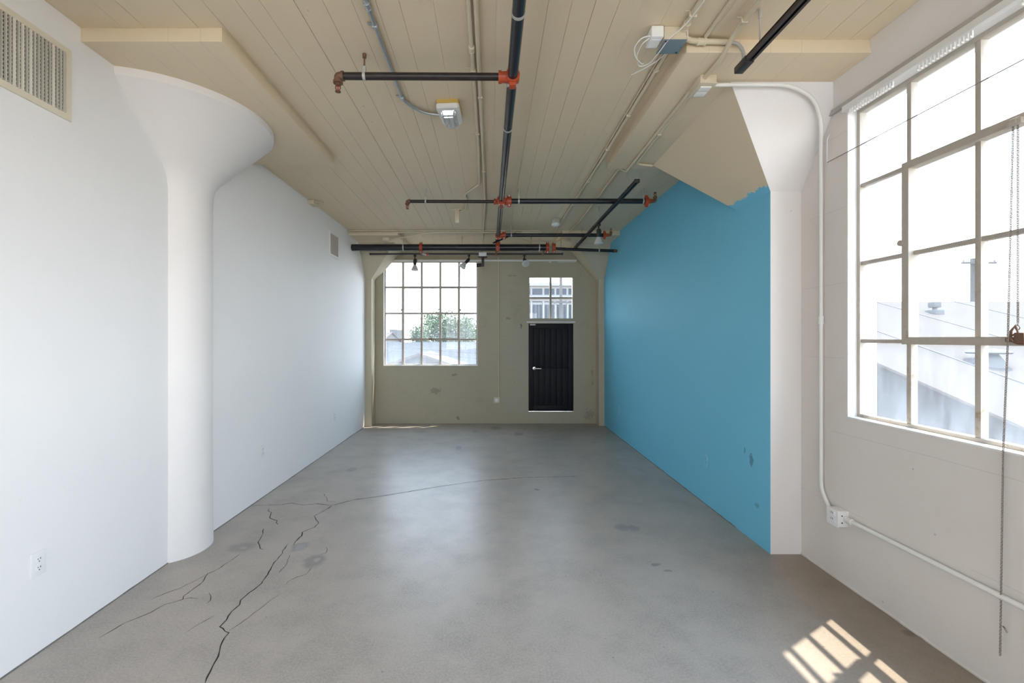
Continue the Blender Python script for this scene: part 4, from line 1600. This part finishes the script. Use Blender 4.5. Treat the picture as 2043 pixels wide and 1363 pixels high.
# ================================================================== CURTAIN RAILS, WIRE, CHAIN
t = thing('curtain_rail', 'white curtain rail with runners over the large window', 'curtain rail', (XR, 2.0, CZ + 1.40), group='curtain rails')
bm = B()
box(bm, (XR - 0.018, 0.2, CZ + 1.410), (XR + 0.004, 2.925, CZ + 1.438), 0.002)
obj('batten', bm, M['wood'], t)
bm = B()
box(bm, (XR - 0.030, 0.2, CZ + 1.372), (XR + 0.002, 2.765, CZ + 1.408), 0.004)
rl = obj('rail', bm, M['white_plastic'], t)
rme = None
ys = [2.72 - 0.0195 * i for i in range(16)] + [2.28 - 0.0195 * i for i in range(14)] + [1.83, 1.78, 1.70]
for y in ys:
    if rme is None:
        bm = B()
        box(bm, (-0.004, -0.004, -0.028), (0.004, 0.004, 0.0), 0.0015)
        box(bm, (-0.010, -0.003, -0.034), (0.004, 0.003, -0.024), 0.0015)
        r_ = obj('runner', bm, M['white_plastic'], t, local=True)
        rme = r_.data
    else:
        r_ = bpy.data.objects.new('runner', rme)
        C.objects.link(r_)
        r_.parent = t
    r_.location = Vector((XR - 0.016, y, CZ + 1.374)) - ORG[t.name]

t = thing('curtain_rail', 'white curtain rail on the end wall above the door', 'curtain rail', (0.6, YB, CZ + 1.385), group='curtain rails')
xa, xb = at(955, 0, YB).x, at(1150, 0, YB).x
zr = at(0, 520.5, YB).z
bm = B()
box(bm, (bw[0] + 0.12, YB - 0.034, zr - 0.014), (xb, YB - 0.004, zr + 0.016), 0.004)
obj('rail', bm, M['white_plastic'], t)
for i in range(18):
    px = 1113 + i * 2.0
    p = at(px, 0, YB)
    if i == 0:
        bm = B()
        box(bm, (-0.004, -0.005, -0.026), (0.004, 0.005, 0), 0.001)
        r_ = obj('runner', bm, M['white_plastic'], t, local=True)
        rme = r_.data
    else:
        r_ = bpy.data.objects.new('runner', rme)
        C.objects.link(r_)
        r_.parent = t
    r_.location = Vector((p.x, YB - 0.02, zr - 0.012)) - ORG[t.name]
bm = B()
q = at(1097, 0, YB).x
box(bm, (q - 0.03, YB - 0.03, zr - 0.036), (q + 0.03, YB - 0.008, zr - 0.014), 0.004)
obj('runner_carriage', bm, M['white_plastic'], t)

t = thing('curtain_wire', 'thin taut wire stretched across the upper panes of the large window', 'wire', (2.13, 2.88, CZ + 1.118))
bm = B()
cyl(bm, (2.128, 2.885, CZ + 1.118), (2.128, 0.2, CZ + 1.118), 0.0028, None, 6)
obj('wire', bm, M['chain'], t)
bm = B()
tube(bm, [(2.150, 2.895, CZ + 1.30), (2.130, 2.890, CZ + 1.27), (2.128, 2.887, CZ + 1.118)], 0.0028, 6, 0.02)
obj('hook', bm, M['white_plastic'], t)


def chain_links(bm, pts, pitch=0.0074, lw=0.0034, wr=0.0017):
    pts = [Vector(p) for p in pts]
    segs = [(a, b_, (b_ - a).length) for a, b_ in zip(pts, pts[1:])]
    total = sum(s[2] for s in segs)
    n = int(total / pitch)
    for i in range(n):
        s = (i + 0.5) * pitch
        for a, b_, L in segs:
            if s <= L:
                c, d = a.lerp(b_, s / L), (b_ - a).normalized()
                break
            s -= L
        sd = Vector((0, 1, 0)) if i % 2 else Vector((1, 0, 0))
        sd = (sd - d * sd.dot(d)).normalized()
        nn = d.cross(sd)
        hl = pitch * 0.66
        ringv = []
        for k in range(8):
            a = 2 * math.pi * k / 8
            p = c + d * math.cos(a) * hl + sd * math.sin(a) * lw
            o = (d * math.cos(a) + sd * math.sin(a)).normalized()
            ringv.append([bm.verts.new(p + o * wr), bm.verts.new(p + nn * wr), bm.verts.new(p - o * wr), bm.verts.new(p - nn * wr)])
        for k in range(8):
            A, Bv = ringv[k], ringv[(k + 1) % 8]
            for j in range(4):
                bm.faces.new((A[j], A[(j + 1) % 4], Bv[(j + 1) % 4], Bv[j]))


t = thing('window_chain', 'long brown steel chain hanging from the large window sash', 'chain', (2.17, 1.90, CZ + 0.9))
bm = B()
chain_links(bm, [(2.183, 1.905, CZ + 0.90), (2.160, 1.905, CZ - 0.02), (2.141, 1.905, Z0w + 0.01), (2.128, 1.905, CZ - 1.33)])
ch = obj('chain_strand', bm, M['chain'], t)
ch['kind'] = 'stuff'
bm = B()
chain_links(bm, [(2.183, 1.888, CZ + 0.90), (2.185, 1.890, CZ + 0.06)])
ch = obj('chain_strand', bm, M['chain'], t)
ch['kind'] = 'stuff'
bm = B()
box(bm, (2.172, 1.868, CZ + 0.888), (2.200, 1.925, CZ + 0.915), 0.005)
cyl(bm, (2.183, 1.885, CZ + 0.905), (2.183, 1.910, CZ + 0.905), 0.016, None, 14)
obj('pulley', bm, M['steel'], t)
bm = B()
tube(bm, [(2.185, 1.890, CZ + 0.06), (2.185, 1.882, CZ + 0.045), (2.185, 1.892, CZ + 0.030), (2.185, 1.900, CZ + 0.045), (2.185, 1.890, CZ + 0.06)], 0.0022, 6)
tube(bm, [(2.133, 1.898, CZ - 1.20), (2.126, 1.885, CZ - 1.20), (2.130, 1.880, CZ - 1.215)], 0.003, 6)
obj('hook', bm, M['chain'], t)
t = thing('window_latch', 'rusty orange spring latch on the lower sash rail of the large window', 'latch', (2.18, 1.885, CZ))
bm = B()
box(bm, (2.168, 1.855, CZ - 0.018), (2.192, 1.893, CZ + 0.026), 0.006)
obj('body', bm, M['rust'], t)
bm = B()
tube(bm, [(2.175, 1.893, CZ + 0.018), (2.170, 1.908, CZ + 0.010), (2.172, 1.900, CZ - 0.010), (2.178, 1.885, CZ - 0.022), (2.178, 1.862, CZ - 0.022)], 0.004, 8, 0.01)
obj('lever', bm, M['rust'], t)

# ================================================================== OUTSIDE
GZ = -6.5
bm = B()
box(bm, (-160, YB + 1.0, GZ - 0.5), (220, 300, GZ))
props(obj('ground', bm, M['ground']), 'pale street level far below the windows', 'ground', kind='structure')
bm = B()
box(bm, (XR + 1.5, -60, GZ - 0.5), (220, YB + 0.99, GZ - 0.01))
props(obj('ground', bm, M['ground']), 'yard far below the large window', 'ground', kind='structure')

# gabled shed beside the large window
t = thing('neighbour_shed', 'neighbouring shed with pale low-pitched roof and shaded grey gable outside the large window', 'building', (6, 8, GZ))
gx = 6.0


def gz_(y):
    return CZ - 0.313 + 0.32 * (y - 7.1)


yr_ = 10.84
prism_pts = [(gx, -4.5, GZ), (gx, -4.5, gz_(-4.5) - 0.04), (gx, yr_, gz_(yr_) - 0.04), (gx, yr_ + 14, gz_(-4.5) - 0.04), (gx, yr_ + 14, GZ)]
bm = B()
prism(bm, prism_pts, (60, 0, 0))
obj('wall', bm, M['wall_grey'], t, smooth=False)
for ya, yb2 in ((-4.7, yr_), (yr_ + 14.2, yr_)):
    bm = B()
    za = gz_(-4.7)
    zb_ = gz_(yr_)
    prism(bm, [(gx - 0.12, ya, za), (gx - 0.12, yb2, zb_), (gx - 0.12, yb2, zb_ - 0.035), (gx - 0.12, ya, za - 0.035)], (60.3, 0, 0))
    obj('roof', bm, M['roof_pale'], t, smooth=False)
# roofing seams running down the slope
for i in range(9):
    xs_ = 7.2 + i * 1.9
    bm = B()
    prism(bm, [(xs_, -4.7, gz_(-4.7)), (xs_, yr_, gz_(yr_)), (xs_, yr_, gz_(yr_) + 0.012), (xs_, -4.7, gz_(-4.7) + 0.012)], (0.03, 0, 0))
    obj('roof_seam', bm, M['wall_far'], t, smooth=False)
# mushroom vent on the roof
t = thing('roof_vent', 'low mushroom vent on the pale roof outside the large window', 'vent', (7.53, 6.9, gz_(6.9)))
bm = B()
lathe(bm, [(0.20, -0.06), (0.17, 0.05), (0.11, 0.14), (0.10, 0.17)], 18, (7.53, 6.9, gz_(6.9)))
obj('base', bm, M['wall_far'], t)
bm = B()
lathe(bm, [(0.24, 0.15), (0.26, 0.17), (0.22, 0.20), (0.05, 0.23)], 20, (7.53, 6.9, gz_(6.9)))
obj('cap', bm, M['wall_far'], t)
t = thing('roof_vent', 'far small box vent near the ridge of the pale roof', 'vent', (9.6, 9.8, gz_(9.8)))
bm = B()
box(bm, (9.46, 9.7, gz_(9.8) - 0.1), (9.66, 9.95, gz_(9.8) + 0.07), 0.02)
obj('base', bm, M['wall_far'], t)
bm = B()
box(bm, (9.48, 9.75, gz_(9.8) + 0.12), (9.64, 9.9, gz_(9.8) + 0.24), 0.02)
cyl(bm, (9.56, 9.82, gz_(9.8) + 0.06), (9.56, 9.82, gz_(9.8) + 0.14), 0.04)
obj('cap', bm, M['wall_far'], t)

# utility poles
def pole(label, p, z_top, arm, armz, r=0.16):
    t = thing('utility_pole', label, 'pole', (p[0], p[1], GZ), group='utility poles')
    bm = B()
    cyl(bm, (p[0], p[1], GZ), (p[0], p[1], z_top), r, r * 0.8, 12)
    obj('post', bm, M['pole'], t)
    bm = B()
    box(bm, (p[0] - arm, p[1] - r - 0.08, armz - 0.05), (p[0] + arm, p[1] - r + 0.02, armz + 0.05))
    ar = obj('crossarm', bm, M['pole'], t)
    for s in (-0.9, -0.4, 0.4, 0.9):
        bm = B()
        cyl(bm, (p[0] + s * arm, p[1] - r - 0.03, armz + 0.05), (p[0] + s * arm, p[1] - r - 0.03, armz + 0.18), 0.035, None, 8)
        obj('insulator', bm, M['wall_far'], ar)
    for s in (-1, 1):
        bm = B()
        tube(bm, [(p[0] + s * arm * 0.55, p[1] - r - 0.05, armz - 0.03), (p[0], p[1] - r - 0.02, armz - 0.6)], 0.02, 6)
        obj('strut', bm, M['pole'], ar)


YPa = 28.0
pole('utility pole with crossarm beyond the pale roof', (at(1944, 0, YPa).x, YPa), at(0, 516, YPa).z, 1.05, at(0, 526, YPa).z, 0.24)
YPb = 40.0
pole('utility pole in front of the office building behind the transom', (at(1119, 0, YPb).x, YPb), at(0, 553, YPb).z, 1.1, at(0, 604, YPb).z, 0.16)


# sheds and roofs beyond the end window
def shed(label, x0, x1, y0, y1, ze, zr_, ridge='X', wall='wall_grey', roof='roof_grey'):
    t = thing('shed', label, 'building', ((x0 + x1) / 2, (y0 + y1) / 2, GZ), group='low sheds beyond the end window')
    bm = B()
    if ridge == 'X':
        ym = (y0 + y1) / 2
        prism(bm, [(x0, y0, GZ), (x0, y0, ze), (x0, ym, zr_), (x0, y1, ze), (x0, y1, GZ)], (x1 - x0, 0, 0))
        sl = [[(x0 - .15, y0 - .2, ze - .02), (x0 - .15, ym, zr_ + .06), (x0 - .15, ym, zr_ + .0), (x0 - .15, y0 - .2, ze - .09)],
              [(x0 - .15, y1 + .2, ze - .02), (x0 - .15, ym, zr_ + .06), (x0 - .15, ym, zr_ + .0), (x0 - .15, y1 + .2, ze - .09)]]
        ex = (x1 - x0 + .3, 0, 0)
    else:
        xm = (x0 + x1) / 2
        prism(bm, [(x0, y0, GZ), (x0, y0, ze), (xm, y0, zr_), (x1, y0, ze), (x1, y0, GZ)], (0, y1 - y0, 0))
        sl = [[(x0 - .2, y0 - .15, ze - .02), (xm, y0 - .15, zr_ + .06), (xm, y0 - .15, zr_), (x0 - .2, y0 - .15, ze - .09)],
              [(x1 + .2, y0 - .15, ze - .02), (xm, y0 - .15, zr_ + .06), (xm, y0 - .15, zr_), (x1 + .2, y0 - .15, ze - .09)]]
        ex = (0, y1 - y0 + .3, 0)
    obj('wall', bm, M[wall], t, smooth=False)
    for s in sl:
        bm = B()
        prism(bm, s, ex)
        obj('roof', bm, M[roof], t, smooth=False)
    return t


shed('long grey shed filling the lower panes of the end window', -9.0, 0.4, 13.0, 19.0, CZ - 0.95, CZ - 0.18, 'X', 'wall_grey', 'roof_grey')
shed('small gabled shed with pale roof in the lowest panes of the end window', -2.55, -0.9, 10.9, 12.7, CZ - 0.66, CZ - 0.40, 'Y', 'wall_grey', 'roof_pale')
shed('pale roofed shed behind the tree, lower right of the end window', -0.95, 4.0, 23.5, 30.0, CZ - 1.0, CZ - 0.2, 'Y', 'wall_grey', 'roof_pale')
shed('far pale warehouse at the lower left of the end window', -24.0, -9.5, 38.0, 48.0, CZ - 0.4, CZ + 0.55, 'X', 'wall_far', 'roof_pale')

# overhead wires seen through the end window
for i, (ya, pa, pb) in enumerate((((9.6), (760, 690), (960, 706)), ((9.9), (760, 697), (960, 716)), ((10.2), (760, 683), (960, 697)))):
    a, b_ = at(*pa, ya), at(*pb, ya)
    d = b_ - a
    t = thing('overhead_wire', ('overhead wire crossing the lower panes of the end window, middle one', 'overhead wire crossing the lower panes of the end window, lowest one',
                                'overhead wire crossing the lower panes of the end window, topmost one')[i], 'wire', a - d * 2, group='overhead wires')
    bm = B()
    tube(bm, [a - d * 2, a, b_, b_ + d * 1.5], 0.007, 6)
    obj('cable', bm, M['wall_far'], t)


# trees
def tree(label, base, blobs, n, leaf=0.075):
    t = thing('tree', label, 'tree', base, group='trees beyond the end window')
    bm = B()
    top = sum((Vector(b_[0]) for b_ in blobs), Vector()) / len(blobs)
    tube(bm, [Vector(base), Vector(base).lerp(top, 0.5) + Vector((0.1, 0, 0)), top], 0.14, 8)
    for c, r in blobs:
        tube(bm, [Vector(base).lerp(top, 0.55), (Vector(c) + top) / 2 + Vector((0, 0, -0.2)), Vector(c)], 0.05, 6)
    obj('trunk', bm, M['bark'], t)
    verts, faces = [], []
    tot = sum(r ** 2 for _, r in blobs)
    for c, r in blobs:
        for _ in range(int(n * r ** 2 / tot)):
            v = Vector((random.gauss(0, 1), random.gauss(0, 1), random.gauss(0, 1))).normalized() * r * (random.random() ** 0.45)
            v.z *= 1.15
            p = Vector(c) + v
            a = Vector((random.uniform(-1, 1), random.uniform(-1, 1), random.uniform(-0.6, 0.6))).normalized()
            b_ = a.cross(Vector((random.uniform(-1, 1), random.uniform(-1, 1), random.uniform(-1, 1)))).normalized()
            s = leaf * random.uniform(0.6, 1.3)
            i = len(verts)
            verts += [p + a * s, p + b_ * s * 0.42, p - a * s, p - b_ * s * 0.42]
            faces.append((i, i + 1, i + 2, i + 3))
    me = bpy.data.meshes.new('foliage')
    me.from_pydata([v - Vector(base) for v in verts], [], faces)
    me.materials.append(M['leaf'])
    o = bpy.data.objects.new('foliage', me)
    C.objects.link(o)
    o.parent = t
    o['kind'] = 'stuff'


YTr = 20.8
TS = YTr / 17.5


def tb(px, py, r):
    return (at(px, py, YTr + random.uniform(-0.4, 0.4)), r * TS)


tree('leafy green tree filling the lower right panes of the end window', (at(893, 0, YTr).x, YTr + 0.4, GZ),
     [tb(856, 645, .36), tb(872, 640, .42), tb(895, 645, .45), tb(920, 652, .45), tb(938, 655, .42), tb(862, 665, .50), tb(890, 670, .55), tb(918, 675, .55), tb(945, 680, .5),
      tb(930, 640, .25), tb(880, 690, .6), tb(950, 700, .55)], 11000, 0.066)
tree('small pale bush beside the leafy tree beyond the end window', (at(835, 0, YTr + 3).x, YTr + 3, GZ), [(at(832, 662, YTr + 3), .38), (at(842, 668, YTr + 3), .42), (at(826, 672, YTr + 3), .32), (at(838, 682, YTr + 3), .4)], 1800, 0.06)


# office building behind the transom
def office():
    Y = 52.0
    s = Y / F
    t = thing('office_building', 'pale office building with rows of dark windows behind the transom', 'building', (at(1100, 0, Y).x, Y, GZ))
    x0, x1 = at(1030, 0, Y).x, at(1215, 0, Y).x
    bm = B()
    box(bm, (x0, Y, GZ), (x1, Y + 14, at(0, 569, Y).z))
    obj('wall', bm, M['office'], t, smooth=False)
    bm = B()
    box(bm, (x0 - 3, Y + 4, GZ), (at(1125, 0, Y).x, Y + 16, at(0, 556, Y).z))
    obj('upper_storey', bm, M['office'], t, smooth=False)
    for a, b_ in ((568, 571), (592, 595)):
        bm = B()
        box(bm, (x0 - 0.2, Y - 0.35, at(0, b_, Y).z), (x1 + 0.2, Y + 0.1, at(0, a, Y).z))
        obj('ledge', bm, M['office'], t, smooth=False)
    for i in range(-1, 6):
        cx = 1072 + 24 * i
        bm = B()
        box(bm, (at(cx - 10, 0, Y).x, Y - 0.04, at(0, 588, Y).z), (at(cx + 10, 0, Y).x, Y + 0.2, at(0, 576, Y).z))
        obj('window', bm, M['glass_far'], t, smooth=False)
        bm = B()
        box(bm, (at(cx - 10, 0, Y).x, Y - 0.04, at(0, 603.2, Y).z), (at(cx + 10, 0, Y).x, Y + 0.2, at(0, 601.2, Y).z))
        obj('louvre', bm, M['glass_far'], t, smooth=False)
        bm = B()
        box(bm, (at(cx - 9, 0, Y).x, Y - 0.04, at(0, 638, Y).z), (at(cx + 9, 0, Y).x, Y + 0.2, at(0, 608, Y).z))
        w = obj('window', bm, M['glass_far'], t, smooth=False)
        for dx in (-3, 3):
            bm = B()
            box(bm, (at(cx + dx - .3, 0, Y).x, Y - 0.08, at(0, 638, Y).z), (at(cx + dx + .3, 0, Y).x, Y - 0.03, at(0, 608, Y).z))
            obj('glazing_bar', bm, M['office'], w, smooth=False)
        bm = B()
        box(bm, (at(cx + 10.5, 0, Y).x, Y - 0.3, GZ), (at(cx + 13.5, 0, Y).x, Y + 0.1, at(0, 604, Y).z))
        obj('pillar', bm, M['office'], t, smooth=False)


office()
# far roofs at the left pane
t = thing('far_rooftop', 'tiny far rooftop huts on the horizon in the left pane of the end window', 'building', (at(790, 0, 60).x, 60, GZ))
bm = B()
box(bm, at(777, 668, 60) + Vector((0, 0, -6)), at(786, 657, 60) + Vector((0, 2, 0)))
obj('hut', bm, M['wall_far'], t, smooth=False)
bm = B()
box(bm, at(792, 668, 60) + Vector((0, 0, -6)), at(800, 658, 60) + Vector((0, 2, 0)))
obj('hut', bm, M['wall_far'], t, smooth=False)
